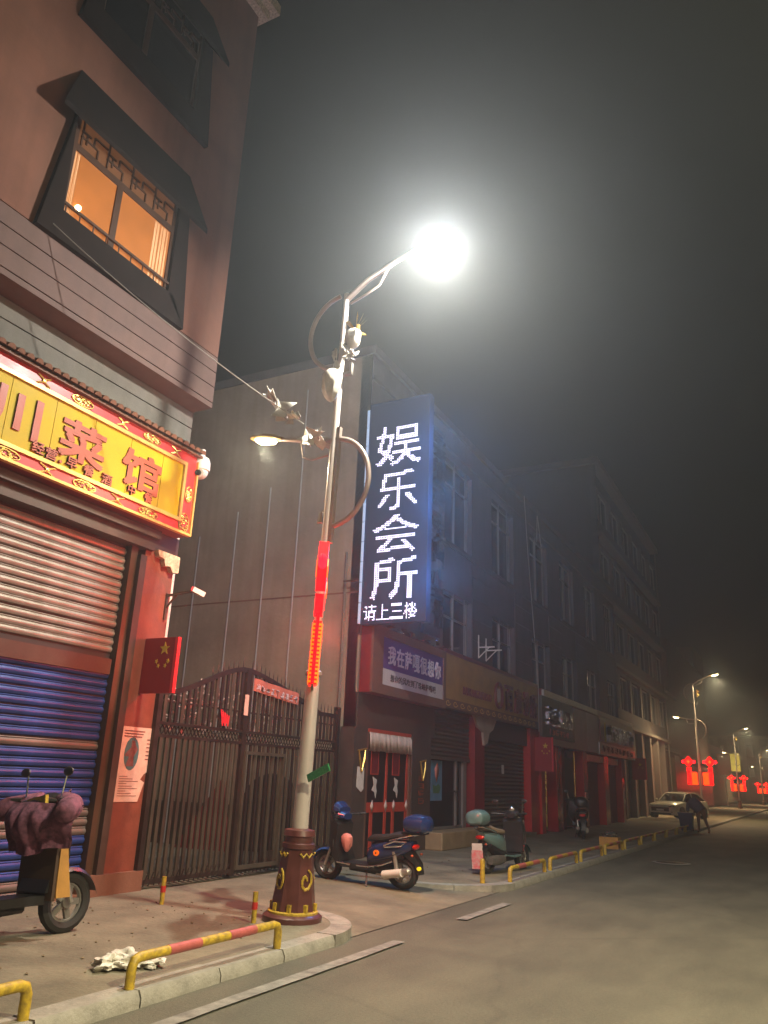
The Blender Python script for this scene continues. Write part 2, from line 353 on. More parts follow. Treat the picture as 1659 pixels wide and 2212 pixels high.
def pseudo(u0, u1, v0, v1, place, depth, rnd, n=7):
    """an illegible character: a few straight strokes"""
    mb = MB(); w = u1 - u0; h = v1 - v0; t = 0.11
    def st(a, b, c, d):
        P = [place(u0 + w*x, v0 + h*y, z) for z in (0, depth) for x, y in ((a,b),(c,b),(c,d),(a,d))]
        mb.add(P, [(0,1,2,3),(7,6,5,4),(0,4,5,1),(1,5,6,2),(2,6,7,3),(3,7,4,0)])
    for i in range(n):
        if rnd.random() < 0.5:
            y = rnd.choice((0, .2, .4, .6, .88)); a = rnd.choice((0, .1, .3)); st(a, y, rnd.choice((.7, .9, 1)), y + t)
        else:
            x = rnd.choice((0, .25, .45, .65, .88)); a = rnd.choice((0, .1, .4)); st(x, a, x + t, rnd.choice((.7, .9, 1)))
    return mb

# ------------------------------------------------------------------ the ground
XF = -8.0                      # facade plane of the row of shops
ZP = 0.10                      # pavement level
g = MB(); nx, ny = 60, 130
xs = [-4.4 + i * (34.4 / nx) for i in range(nx + 1)]; ys = [-20 + j * 3.0 for j in range(ny + 1)]
road = MB(); road.add([(-60, -30, -0.02), (60, -30, -0.02), (60, 420, -0.02), (-60, 420, -0.02)], [(0,1,2,3)])
struct('ground', road, 'asphalt')
# road sheet with a faint camber and dips
rd = MB()
for j in range(0, 201):
    y = -12 + j * 0.9 if j < 100 else 78 + (j - 100) * 1.6
    for i in range(0, 31):
        x = -4.5 + i * 0.45
        rd.v.append((x, y, 0.0 + 0.006 * noise.noise(Vector((x * 0.6, y * 0.35, 0)))))
for j in range(200):
    for i in range(30):
        a = j * 31 + i; rd.f.append((a, a + 1, a + 32, a + 31))
# asphalt with lighter and darker worn lanes
am = bpy.data.materials.new('road_asphalt'); am.use_nodes = True; n = am.node_tree.nodes; l = am.node_tree.links
b = n['Principled BSDF']; tc = n.new('ShaderNodeTexCoord'); mp = n.new('ShaderNodeMapping'); mp.inputs['Scale'].default_value = (1.1, 0.4, 1)
nz = n.new('ShaderNodeTexNoise'); nz.inputs['Scale'].default_value = 1.3; nz.inputs['Detail'].default_value = 9; nz.inputs['Roughness'].default_value = .6
nf = n.new('ShaderNodeTexNoise'); nf.inputs['Scale'].default_value = 38; nf.inputs['Detail'].default_value = 6; nf.inputs['Roughness'].default_value = .75
vo = n.new('ShaderNodeTexVoronoi'); vo.feature = 'DISTANCE_TO_EDGE'; vo.inputs['Scale'].default_value = 0.35
l.new(tc.outputs['Object'], mp.inputs['Vector']); l.new(mp.outputs['Vector'], nz.inputs['Vector']); l.new(tc.outputs['Object'], nf.inputs['Vector'])
dn = n.new('ShaderNodeTexNoise'); dn.inputs['Scale'].default_value = 1.5; l.new(tc.outputs['Object'], dn.inputs['Vector'])
mxv = n.new('ShaderNodeMixRGB'); mxv.inputs['Fac'].default_value = 0.25; l.new(tc.outputs['Object'], mxv.inputs[1]); l.new(dn.outputs['Color'], mxv.inputs[2]); l.new(mxv.outputs[0], vo.inputs['Vector'])
r1 = n.new('ShaderNodeValToRGB'); r1.color_ramp.elements[0].position = 0.35; r1.color_ramp.elements[1].position = 0.68
r1.color_ramp.elements[0].color = (0.13, 0.122, 0.085, 1); r1.color_ramp.elements[1].color = (0.21, 0.195, 0.135, 1)
l.new(nz.outputs['Fac'], r1.inputs['Fac'])
mx = n.new('ShaderNodeMixRGB'); mx.blend_type = 'MULTIPLY'; mx.inputs['Fac'].default_value = 0.75
l.new(r1.outputs[0], mx.inputs[1]); l.new(nf.outputs['Fac'], mx.inputs[2])
cr = n.new('ShaderNodeValToRGB'); cr.color_ramp.elements[0].position = 0.0; cr.color_ramp.elements[0].color = (0.86, 0.86, 0.86, 1); cr.color_ramp.elements[1].position = 0.012; cr.color_ramp.elements[1].color = (1, 1, 1, 1)
l.new(vo.outputs['Distance'], cr.inputs['Fac'])
m2 = n.new('ShaderNodeMixRGB'); m2.blend_type = 'MULTIPLY'; m2.inputs['Fac'].default_value = 1; l.new(mx.outputs[0], m2.inputs[1]); l.new(cr.outputs[0], m2.inputs[2])
l.new(m2.outputs[0], b.inputs['Base Color']); b.inputs['Roughness'].default_value = 0.75
bp = n.new('ShaderNodeBump'); bp.inputs['Strength'].default_value = 0.9; bp.inputs['Distance'].default_value = 0.012; l.new(nf.outputs['Fac'], bp.inputs['Height']); l.new(bp.outputs[0], b.inputs['Normal'])
M['road'] = am
struct('road', rd, 'road')

# pavement: near slab with a rounded corner, far slab, sunken driveway to the gate
KX = -4.62                      # back of the kerb stones
def slab(poly, z0, z1):
    return MB().prism(poly, 'z', z0, z1)
near = [(-8.4, -12), (KX, -12), (KX, 7.6)] + [(KX - 1.0 + 1.0*math.cos(a), 7.6 + 1.0*math.sin(a)) for a in [PI/2*k/8 for k in range(1, 9)]] + [(-6.2, 8.75), (-8.4, 8.9)]
pave = struct('pavement', slab(near, -0.1, ZP), 'concrete')
far = [(-9.0, 12.3), (-6.2, 12.2)] + [(KX - 1.0 + 1.0*math.sin(a), 13.2 - 1.0*math.cos(a)) for a in [PI/2*k/8 for k in range(0, 9)]] + [(KX, 160), (-9.0, 160)]
struct('pavement', slab(far, -0.1, ZP), 'concrete')
dw = MB(); gx = [-4.5, -5.3, -6.2, -8.6, -30]; gz = [0.006, 0.05, 0.075, 0.085, 0.085]
for j, y in enumerate((7.2, 9.0, 10.5, 12.0, 14.2)):
    for x, z in zip(gx, gz): dw.v.append((x, y, z))
for j in range(4):
    for i in range(4):
        a = j*5 + i; dw.f.append((a, a+1, a+6, a+5))
struct('driveway', dw, 'concrete')
# kerb stones, each its own piece
kerb = struct('kerb', MB().box(-4.6, -4.5, -12, 7.6, -0.09, -0.03), 'kerb')
kst = MB().prism([(-0.16, -0.1), (0.06, -0.1), (0.06, 0.05), (0.035, 0.1), (-0.16, 0.1)], 'y', -0.44, 0.44)
kme = [mm(kst, 'kerb_stone', 'kerb')]
def kstone(x, y, rz=0):
    o = inst('kerb_stone', kme[0], kerb, (x, y, 0.004 + random.uniform(-0.006, 0.004)), Matrix.Rotation(rz + random.uniform(-0.006, 0.006), 4, 'Z'))
y = -5.0
while y < 7.4: kstone(-4.46, y + 0.45); y += 0.9
def karc(cx, cy, a0, a1, n=3):
    for k in range(n):
        b0 = a0 + (a1-a0)*k/n + .004; b1 = a0 + (a1-a0)*(k+1)/n - .004
        r0, r1 = .995, 1.22
        poly = [(cx + r1*math.cos(b0 + (b1-b0)*t/4), cy + r1*math.sin(b0 + (b1-b0)*t/4)) for t in range(5)] + [(cx + r0*math.cos(b1 - (b1-b0)*t/4), cy + r0*math.sin(b1 - (b1-b0)*t/4)) for t in range(5)]
        ob('kerb_stone', MB().prism(poly, 'z', -.1, ZP + .003), 'kerb', kerb)
karc(KX - 1.0, 7.6, 0, PI/2); karc(KX - 1.0, 13.2, -PI/2, 0)
y = 13.2
while y < 72: kstone(-4.46, y + 0.45); y += 0.9
ob('kerb_run', MB().box(-4.62, -4.4, 72.2, 160, -.1, .1), 'kerb', kerb)
# road markings
def mark(y0, y1, x0=-4.05, wd=0.13):
    mb = MB(); n = max(2, int((y1-y0)/0.3))
    for j in range(n + 1):
        y = y0 + (y1-y0)*j/n; z = 0.014
        mb.v += [(x0 + random.uniform(-.006, .006), y, z), (x0 + wd + random.uniform(-.006, .006), y, z)]
    for j in range(n): mb.f.append((2*j, 2*j+1, 2*j+3, 2*j+2))
    return mb
ln = struct('road_marking', mark(-6, 8.2), 'line')
struct('road_marking', mark(9.9, 11.6), 'line')
mh = thing('manhole_cover', 'dark round manhole cover set in the road beyond the row of low yellow rails', 'manhole cover', (-3.1, 20.5, 0.012))
ob('cover', MB().lathe([(0.34, 0), (0.34, 0.012), (0.32, 0.014)], n=20), 'black_plastic', mh, local=True)
ob('rim', MB().lathe([(0.42, 0), (0.42, 0.006), (0.36, 0.008)], n=20), 'kerb', mh, local=True)

# ------------------------------------------------------------------ restaurant building at the left
B1 = thing('restaurant_building', 'rose plastered building with an overhanging upper storey above the yellow restaurant sign', 'building', (-8, 4, ZP))
XO = -7.75                      # face of the overhanging storeys
YE = 8.65                       # far end of the building
ob('lower_wall', MB().box(-16, -8.16, -8, YE, 4.4, 7.1).box(-16, -8.22, -8, YE, 0.1, 4.4), 'wall_grey', B1)
# horizontal cladding boards under the overhang
z = 6.2
for hgt in (0.27, 0.27, 0.28):
    ob('cladding_board', MB().box(-8.16, -8.12, -2, YE - 0.002, z, z + hgt - 0.02), 'wall_grey', B1); z += hgt
ob('overhang_soffit', MB().box(-8.16, XO, -8, YE, 7.02, 7.1), 'wall_tile', B1)
ob('upper_wall', MB().box(-16, XO - 0.03, -8, YE, 7.1, 15.5), 'wall_pink', B1)
z = 7.12
for hgt in (0.27, 0.26, 0.27):
    ob('cladding_board', MB().box(XO - 0.03, XO, -2, YE - 0.002, z, z + hgt - 0.018), 'wall_tile', B1); z += hgt
ob('wall_field', MB().box(XO - 0.03, XO - 0.004, -2, YE - 0.002, z, 15.5), 'wall_pink', B1)
ob('eaves', MB().box(-16, XO + 0.28, -8, YE + 0.28, 15.5, 15.75).box(-16, XO + 0.14, -8, YE + 0.14, 15.3, 15.5), 'lace', B1)
def tibet_window(zb, zt, lit, lab):
    yl, yr = 5.05, 7.72
    s = ob('window_surround', MB().prism([(yl, zb), (5.37, zb + 0.42), (5.30, zt), (yl + 0.28, zt)], 'x', XO, XO + 0.08)
           .prism([(yl, zb), (yr, zb), (yr - 0.3, zb + 0.42), (5.37, zb + 0.42)], 'x', XO, XO + 0.08)
           .prism([(yr, zb), (yr - 0.2, zt), (7.32, zt), (7.32, zb + 0.42)], 'x', XO, XO + 0.08), 'black_surround', B1, label=lab)
    # the small projecting roof over the window
    zt2 = zt + 0.62
    ob('window_canopy', MB().add([(XO, 5.28, zt2), (XO, 7.5, zt2), (XO + 0.28, 4.95, zt - 0.33 + 0.02), (XO + 0.28, 7.75, zt - 0.33 + 0.02),
        (XO, 5.28, zt - 0.02), (XO, 7.5, zt - 0.02), (XO + 0.28, 4.95, zt - 0.42 + 0.02), (XO + 0.28, 7.75, zt - 0.42 + 0.02)],
        [(0,1,3,2),(2,3,7,6),(4,6,7,5),(0,2,6,4),(1,5,7,3),(0,4,5,1)]), 'black_surround', B1)
    w = ob('window', MB().box(XO - 0.02, XO + 0.02, 5.36, 7.34, zb + 0.4, zb + 0.47).box(XO - 0.02, XO + 0.02, 5.36, 5.42, zb + 0.47, zt)
           .box(XO - 0.02, XO + 0.02, 7.27, 7.34, zb + 0.47, zt).box(XO - 0.02, XO + 0.02, 5.42, 7.27, zb + 1.46, zb + 1.56)
           .box(XO - 0.02, XO + 0.02, 6.17, 6.27, zb + 0.47, zb + 1.46), 'frame_dark', B1)
    pm = 'lit_room' if lit else 'glass_dark'
    ob('pane', MB().box(XO - 0.012, XO - 0.003, 5.42, 6.17, zb + 0.47, zb + 1.46), pm, w)
    ob('pane', MB().box(XO - 0.012, XO - 0.003, 6.27, 7.27, zb + 0.47, zb + 1.46), pm, w)
    ob('transom_pane', MB().box(XO - 0.012, XO - 0.003, 5.42, 7.27, zb + 1.56, zt), M['lit_dim'] if lit else 'glass_dark', w)
    lat = MB()
    for k in range(4):
        y0 = 5.46 + k * 0.46; y1 = y0 + 0.4; za, zc = zb + 1.58, zt - 0.04; q = (zc - za)
        for a, b_ in (((y0, za + q*.3), (y0 + .28, za + q*.3)), ((y0 + .1, za + q*.15), (y0 + .1, za + q*.5)), ((y0, za + q*.5), (y0 + .16, za + q*.5)),
                      ((y0 + .22, za + q*.3), (y0 + .22, za + q*.62)), ((y0 + .22, za + q*.62), (y1 + .06, za + q*.62)), ((y0 + .3, za + q*.3), (y0 + .3, za)), ((y0 + .02, za), (y0 + .02, zc))):
            lat.bar((XO + 0.01, a[0], a[1]), (XO + 0.01, b_[0], b_[1]), 0.022)
    ob('lattice', lat, 'frame_dark', w)
    if lit:
        rl = MB().bar((XO + 0.05, 5.36, zb + 0.56), (XO + 0.05, 7.32, zb + 0.56), 0.035)
        for k in range(9): rl.bar((XO + 0.05, 5.42 + k * 0.23, zb + 0.43), (XO + 0.05, 5.42 + k * 0.23, zb + 0.56), 0.014)
        ob('railing', rl, 'frame_dark', w)
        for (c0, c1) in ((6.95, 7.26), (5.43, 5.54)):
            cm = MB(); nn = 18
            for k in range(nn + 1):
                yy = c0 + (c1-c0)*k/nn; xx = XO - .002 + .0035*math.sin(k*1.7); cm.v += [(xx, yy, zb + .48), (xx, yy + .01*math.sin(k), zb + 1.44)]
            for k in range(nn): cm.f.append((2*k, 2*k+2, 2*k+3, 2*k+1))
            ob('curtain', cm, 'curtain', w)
        ob('lamp_bulb', MB().blob((XO + 0.012, 5.62, zb + 0.66), 0.04), 'bulb', w)
M['lit_dim'] = mat('dim_orange_pane', (0.1, 0.05, 0.025), 0.35, var=0.0, emit=(1.0, 0.33, 0.09), estr=0.1)
_m = M['lit_room'].node_tree; _b = _m.nodes['Principled BSDF']; _t = _m.nodes.new('ShaderNodeTexCoord'); _n = _m.nodes.new('ShaderNodeTexNoise'); _n.inputs['Scale'].default_value = 1.1
_m.links.new(_t.outputs['Object'], _n.inputs['Vector']); _r = _m.nodes.new('ShaderNodeMapRange'); _r.inputs['From Min'].default_value = .3; _r.inputs['From Max'].default_value = .7; _r.inputs['To Min'].default_value = .22; _r.inputs['To Max'].default_value = .46
_m.links.new(_n.outputs['Fac'], _r.inputs['Value']); _m.links.new(_r.outputs['Result'], _b.inputs['Emission Strength'])
tibet_window(7.9, 9.98, True, 'dark trapezoid surround of the lit orange window')
tibet_window(11.35, 13.4, False, 'dark trapezoid surround of the unlit upper window')

# ground floor: pillar, shutter
ob('pillar', MB().box(-8.3, -7.98, 7.9, 8.5, 0.1, 4.72), 'red_paint', B1, bevel=0.01)
ob('pillar_edge', MB().box(-8.15, -7.93, 7.78, 7.897, 0.1, 4.42), 'dark_wood', B1)
ob('pillar_base', MB().box(-8.1, -7.9, 7.6, 8.56, 0.1, 0.34), 'wall_pink', B1)
ob('lintel', MB().box(-8.2, -7.9, -6, 8.0, 4.52, 4.84), 'dark_wood', B1)
ob('lintel_moulding', MB().box(-8.2, -7.82, -6, 8.0, 4.68, 4.8), 'dark_wood', B1)
pipe = MB().tube([(-8.25, 8.78, 6.0), (-8.25, 8.78, 0.2)], 0.035); ob('drain_pipe', pipe, 'white_plastic', B1)
fr = ob('side_frieze', MB().box(-8.2, -7.96, 7.98, 8.52, 4.55, 4.84), 'dark_wood', B1)
br = MB()
pts = [(8.52, 4.56), (8.52, 4.32), (8.4, 4.3), (8.34, 4.38), (8.24, 4.36), (8.2, 4.46), (8.1, 4.47), (8.06, 4.56)]
br.prism(pts, 'x', -7.99, -7.9); ob('carved_bracket', br, 'lace', B1)
# roller shutter: one object, its slats pieces
SH = thing('roller_shutter', 'closed restaurant roller shutter, cream above and blue below, under the yellow sign', 'roller shutter', (-8.1, 4, ZP))
ob('guide_rail', MB().box(-8.16, -8.0, 7.66, 7.78, 0.1, 4.52), 'frame_dark', SH)
ob('backing', MB().box(-8.22, -8.12, -6, 7.66, 0.1, 4.52), 'groove', SH)
def slat_mesh(nm, m, L, hh):
    return mm(MB().prism([(0.0, 0.0), (0.026, 0.008), (0.042, hh*0.3), (0.042, hh*0.5), (0.022, hh*0.72), (0.03, hh*0.8), (0.02, hh*0.9), (0.0, hh*0.9)], 'y', 0, L), nm, m)
sp = 0.112
sl = {k: slat_mesh('slat', k, 9.6, sp) for k in ('slat_white', 'slat_blue', 'slat_grey')}
for k in range(int(4.40 / sp)):
    z = 0.12 + k * sp
    if 2.74 < z < 2.95: continue
    c = 'slat_white' if z > 2.9 else ('slat_grey' if (z < 0.30 and z > 0.1) or 0.72 < z < 1.12 or 1.75 < z < 1.86 else 'slat_blue')
    inst('slat', sl[c], SH, (-8.12 + random.uniform(-.004, .004), -1.95, z + random.uniform(-.004, .004)), Matrix.Rotation(random.uniform(-.0012, .0012), 4, 'X'))
ob('bottom_rail', MB().box(-8.12, -8.05, -1.95, 7.64, 2.75, 2.95), 'dark_wood', SH, label='dark joint bar between the cream and blue halves')
ob('threshold', MB().box(-8.12, -7.98, -1.95, 7.66, 0.1, 0.135), 'wall_pink', SH)

# restaurant sign
SG = thing('restaurant_sign', 'long yellow restaurant sign board with rust red characters and red gilt border', 'shop sign', (-7.8, 4, 4.83))
XS = -7.70
ob('back_box', MB().box(-8.14, XS - 0.04, -4, 8.42, 4.83, 6.1), 'deep_red', SG)
ya, yb_ = -4, 8.15
y = yb_
for wd in (0.42, 0.62, 0.64, 0.62, 0.64, 0.62, 0.62, 0.62, 0.62):
    ob('yellow_panel', MB().box(XS - 0.04, XS - 0.015, y - wd + 0.004, y - 0.004, 5.05, 5.86), 'sign_yellow', SG); y -= wd
ob('gilt_frame', MB().box(XS - 0.04, XS + 0.02, ya, 8.2, 5.86, 5.91).box(XS - 0.04, XS + 0.02, ya, 8.2, 5.0, 5.05)
   .box(XS - 0.04, XS + 0.02, 8.15, 8.2, 5.05, 5.86).box(XS - 0.04, XS + 0.03, ya, 8.44, 4.83, 4.865).box(XS - 0.04, XS + 0.03, 8.41, 8.44, 4.865, 6.0), 'gold_trim', SG)
ob('red_border', MB().box(XS - 0.04, XS - 0.01, ya, 8.41, 4.866, 4.998).box(XS - 0.04, XS - 0.01, ya, 8.41, 5.912, 6.08).box(XS - 0.04, XS - 0.01, 8.202, 8.41, 5.0, 5.912), 'sign_red', SG)
P = facade(XS - 0.015)
for ch, a, b_ in (('川', 4.98, 5.64), ('菜', 5.97, 6.66), ('馆', 7.0, 7.69)):
    ob('big_character', text_mb(ch, a, b_, 5.2, 5.7, P, 0.022, 0.035), 'letter_red', SG, smooth=False)
for ch, a, b_, v in (('经', 5.6, 5.77, 5.08), ('营', 5.79, 5.96, 5.07), (':', 6.0, 6.04, 5.08), ('早', 6.11, 6.27, 5.07), ('餐', 6.38, 6.54, 5.07), ('酒', 6.68, 6.85, 5.06), ('中', 7.14, 7.27, 5.07), ('餐', 7.45, 7.6, 5.06)):
    ob('small_character', text_mb(ch, a, b_, v, v + 0.14, P, 0.03, 0.02), 'letter_red', SG, smooth=False)
rr = random.Random(3)
def medal(yc, zc, wdt, hh, shape):
    mb = MB(); n = 16
    if shape == 0:
        for k in range(46):
            a = rr.random() * 2 * PI; q = math.sqrt(rr.random()) * 0.9
            mb.blob((XS, yc + wdt/2*q*math.cos(a), zc + hh/2*q*math.sin(a)), (0.012, rr.uniform(.012, .03), rr.uniform(.007, .014)), 3, 5)
        ring = [(XS, yc + wdt/2*math.cos(2*PI*k/n), zc + hh/2*math.sin(2*PI*k/n)) for k in range(n + 1)]
        mb.tube(ring, 0.008, 5)
    else:
        for sx in (-1, 1):
            for sz in (-1, 1):
                for k in range(5):
                    mb.blob((XS, yc + sx*wdt/2*k/4*0.9, zc + sz*hh/2*(0.25 + 0.75*k/4)*0.85), (0.012, .022, .012), 3, 5)
        mb.blob((XS, yc, zc), (0.012, 0.03, hh*0.3), 4, 6)
    return mb
for k, yc in enumerate((7.57, 6.44, 5.3, 4.2)): ob('gilt_medallion', medal(yc, 4.93, 0.36, 0.115, 0), 'gold', SG)
for yc in (7.0, 5.87, 4.75): ob('gilt_knot', medal(yc, 4.93, 0.22, 0.12, 1), 'gold', SG)
ob('gilt_corner', medal(8.28, 5.0, 0.2, 0.3, 0), 'gold', SG); ob('gilt_corner', medal(8.31, 5.45, 0.14, 0.24, 0), 'gold', SG)
for yc in (7.45, 6.2): ob('gilt_medallion', medal(yc, 5.99, 0.34, 0.12, 0), 'gold', SG)
for yc in (7.95, 6.9, 5.6): ob('gilt_knot', medal(yc, 5.99, 0.18, 0.12, 1), 'gold', SG)
# scalloped little tile roof above the sign
tl = mm(MB().prism([(0.055*math.cos(a), 0.03 + 0.055*math.sin(a)) for a in [PI*k/6 for k in range(7)]], 'x', -0.5, 0.0), 'roof_tile', 'roof_tile')
ob('tile_bed', MB().add([(XS + 0.06, -4, 6.1), (XS + 0.06, 8.46, 6.1), (-8.15, 8.46, 6.3), (-8.15, -4, 6.3), (XS + 0.06, -4, 6.07), (XS + 0.06, 8.46, 6.07), (-8.15, 8.46, 6.08), (-8.15, -4, 6.08)],
    [(0,1,2,3),(4,7,6,5),(0,4,5,1),(1,5,6,2),(2,6,7,3),(3,7,4,0)]), 'roof_tile', SG)
y = 8.4
while y > 3.6:
    inst('roof_tile', tl, SG, (XS + 0.1, y, 6.085), Matrix.Rotation(math.radians(22), 4, 'Y')); y -= 0.13

# cameras and flag on the corner
pc = thing('dome_camera', 'white ball shaped security camera on a bracket at the end of the yellow sign', 'security camera', (-8.0, 8.55, 6.1))
ob('bracket', MB().box(-8.02, -7.98, 8.46, 8.6, 6.0, 6.2).bar((-7.98, 8.55, 6.1), (-7.74, 8.55, 6.24), 0.05).tube([(-7.74, 8.55, 6.26), (-7.74, 8.55, 6.1)], 0.045), 'white_plastic', pc)
ob('housing', MB().lathe([(0.05, 0.14), (0.11, 0.12), (0.135, 0.06), (0.14, -0.06), (0.135, -0.08)], (-7.74, 8.55, 6.0), 18), 'white_plastic', pc)
ob('ball', MB().blob((-7.74, 8.55, 5.9), 0.115, 10, 16), 'white_plastic', pc)
ob('lens', MB().tube([(-7.7, 8.48, 5.86), (-7.655, 8.40, 5.83)], 0.045, 12), 'black_plastic', pc)
ob('spot_lamp_ring', MB().tube([(-7.7, 8.51, 5.87), (-7.67, 8.45, 5.845)], 0.065, 14), 'white_plastic', pc)
bc = thing('bullet_camera', 'small camera on a long dark arm above the red flag board', 'security camera', (-7.97, 8.4, 3.7))
ob('arm', MB().bar((-7.97, 8.42, 3.62), (-7.97, 8.42, 4.0), 0.035).bar((-7.97, 8.42, 3.97), (-7.52, 8.5, 4.03), 0.03).bar((-7.97, 8.42, 3.78), (-7.82, 8.45, 3.98), 0.022), 'frame_dark', bc)
ob('camera_body', MB().bar((-7.53, 8.45, 4.04), (-7.44, 8.6, 3.98), 0.07), 'white_plastic', bc)
ob('camera_front', MB().bar((-7.545, 8.43, 4.045), (-7.532, 8.448, 4.041), 0.06), 'flag_edge', bc)
def star(cx, cz, r, rot=0):
    return [(cx + (r if k % 2 == 0 else r*0.4)*math.sin(rot + PI*k/5), cz + (r if k % 2 == 0 else r*0.4)*math.cos(rot + PI*k/5)) for k in range(10)]
def flagboard(lab, x0, x1, z0, z1, y, big, smalls, r):
    f = thing('flag_board', lab, 'flag', (x0, y, z0), group='red star flag boards on the shop fronts')
    ob('board', MB().box(x0, x1 - 0.05, y, y + 0.05, z0, z1), 'flag_red', f)
    ob('edge', MB().box(x1 - 0.05, x1, y - 0.005, y + 0.055, z0, z1), 'flag_edge', f)
    ob('large_star', MB().prism(star(*big, r), 'y', y - 0.008, y), 'star', f)
    for c in smalls: ob('small_star', MB().prism(star(*c, r*0.36, 0.4), 'y', y - 0.008, y), 'star', f)
    ob('wall_bracket', MB().box(-7.98, -7.9, y + 0.01, y + 0.04, z1 - 0.12, z1 - 0.06).box(-7.98, -7.9, y + 0.01, y + 0.04, z0 + 0.06, z0 + 0.12), 'frame_dark', f)
    return f
flagboard('red board with five yellow stars on the pillar beside the iron gate', -7.97, -7.38, 2.56, 3.3, 8.12, (-7.6, 3.15), ((-7.72, 2.98), (-7.52, 2.98), (-7.68, 2.92), (-7.56, 2.92)), 0.09)
# corner poster
po = thing('poster', 'creased pink poster with a teal oval picture and torn right edge on the red pillar', 'poster', (-7.97, 8.1, 1.2))
poly = [(7.93, 1.18), (8.36, 1.18), (8.44, 1.42), (8.36, 1.46), (8.42, 1.53), (8.5, 1.56), (8.52, 2.02), (8.47, 2.06), (8.47, 2.12), (7.92, 2.12)]
ob('paper', MB().prism(poly, 'x', -7.978, -7.972), 'paper_pink', po)
ob('oval_picture', MB().prism([(8.14 + 0.13*math.cos(2*PI*k/24), 1.78 + 0.21*math.sin(2*PI*k/24)) for k in range(24)], 'x', -7.972, -7.969), 'teal_print', po)
ob('portrait', MB().prism([(8.05, 1.62), (8.2, 1.62), (8.18, 1.74), (8.25, 1.84), (8.2, 1.88), (8.17, 1.94), (8.12, 1.95), (8.12, 1.86), (8.03, 1.78), (8.02, 1.75), (8.1, 1.74)], 'x', -7.969, -7.967), 'brown_print', po)
tx = MB()
for k in range(3): tx.box(-7.972, -7.969, 7.97, 8.34 - 0.02*k, 2.06 - 0.035*k, 2.075 - 0.035*k)
for k in range(9): tx.box(-7.972, -7.969, 7.98, 8.12 + 0.2*((k*7) % 3)/2, 1.49 - 0.03*k, 1.497 - 0.03*k)
for k in range(6): tx.box(-7.972, -7.969, 8.4, 8.46, 1.96 - 0.05*k, 1.975 - 0.05*k)
ob('printed_lines', tx, 'brown_print', po)

# ------------------------------------------------------------------ iron gate between the buildings
XG = -7.95
G = thing('iron_gate', 'wide brown iron bar gate with an arched spiked top and a small door in it', 'gate', (XG, 10.9, 0.1))
G0, G1, GC = 8.5, 13.36, 10.47
def gtop(y):
    if y <= GC: t = (y - G0) / (GC - G0); return 2.62 + 0.56 * (3*t*t - 2*t*t*t)
    t = min(1, (y - GC) / (12.7 - GC)); return 3.18 - 0.5 * (t ** 1.3)
arch = [(XG, G0 + (G1-G0)*k/24, gtop(G0 + (G1-G0)*k/24)) for k in range(25)]
ab = MB()
for a, b_ in zip(arch[:-1], arch[1:]): ab.bar(a, b_, 0.05, 0.07)
ob('top_rail', ab, 'gate_iron', G)
ob('frame', MB().box(XG-.04, XG+.04, G0-.04, G0+.04, .12, 2.66).box(XG-.05, XG+.05, G1-.05, G1+.05, .12, 2.85).box(XG-.035, XG+.035, GC-.05, GC+.05, .12, 3.18)
   .box(XG-.03, XG+.03, G0+.04, G1-.05, 2.02, 2.06).box(XG-.03, XG+.03, G0+.04, G1-.05, 2.19, 2.23).box(XG-.03, XG+.03, G0+.04, G1-.05, .16, .22), 'gate_iron', G)
ob('cross_rail', MB().box(XG-.012, XG+.012, G0+.04, G1-.05, 2.5, 2.525), 'gate_iron', G)
ob('bottom_panel', MB().box(XG-.02, XG+.02, GC+.8, G1-.06, .22, .42), 'gate_iron', G)
lt = MB(); y = G0 + .06
while y < G1 - .14:
    lt.bar((XG, y, 2.06), (XG, y + .08, 2.19), .012); lt.bar((XG, y + .08, 2.06), (XG, y, 2.19), .012); y += .08
t_ = ob('lattice_band', lt, 'gate_iron', G)
barm = mm(MB().box(-.015, .015, -.03, .03, 0, 1), 'bar', 'gate_bar')
barn = mm(MB().box(-.015, .015, -.024, .024, 0, 1), 'bar', 'gate_iron')
spk = mm(MB().add([(0,-.018,0),(0,.018,0),(.01,0,0),(-.01,0,0),(0,0,.12)], [(0,2,4),(2,1,4),(1,3,4),(3,0,4)]).box(-.005,.005,-.005,.005,-.06,0), 'spike', 'gate_iron')
y = G0 + .12; i = 0
while y < G1 - .08:
    if abs(y - GC) > .07:
        inst('bar', barm if i % 2 == 0 or y < GC else barn, G, (XG + .01, y, .22), Matrix.Diagonal((1, 1, 1.8, 1)))
        h = gtop(y) - 2.25
        inst('bar', barn if i % 3 else barm, G, (XG + .01, y, 2.23), Matrix.Diagonal((1, 1, h, 1)))
        if y > G0 + 1.0: inst('spike', spk, G, (XG, y, gtop(y) + .09))
    y += .122; i += 1
dr = ob('wicket_door', MB().box(XG+.03, XG+.07, GC+.03, GC+.08, .2, 1.92).box(XG+.03, XG+.07, GC+1.1, GC+1.15, .2, 1.92).box(XG+.03, XG+.07, GC+.08, GC+1.1, 1.87, 1.92).box(XG+.03, XG+.07, GC+.08, GC+1.1, .2, .26), 'gate_bar', G)
ob('lower_lattice', (lambda m: [m.bar((XG+.03, G0+.1+.1*k, .14), (XG+.03, G0+.18+.1*k, .3), .012) for k in range(48)] and m)(MB()), 'gate_iron', G)
bn = thing('gate_banner', 'narrow faded red banner with pale characters tied along the upper right of the gate', 'banner', (XG+.06, 11, 2.8))
sh = MB()
def bannerz(y): return 2.86 - .08*(y - 10.6)
for k in range(13):
    y = 10.58 + 1.32*k/12; x = XG + .06 + .012*math.sin(k*1.3); sh.v += [(x, y, bannerz(y)), (x + .006, y, bannerz(y) + .2), (x - .006, y, bannerz(y)+.2), (x - .008, y, bannerz(y))]
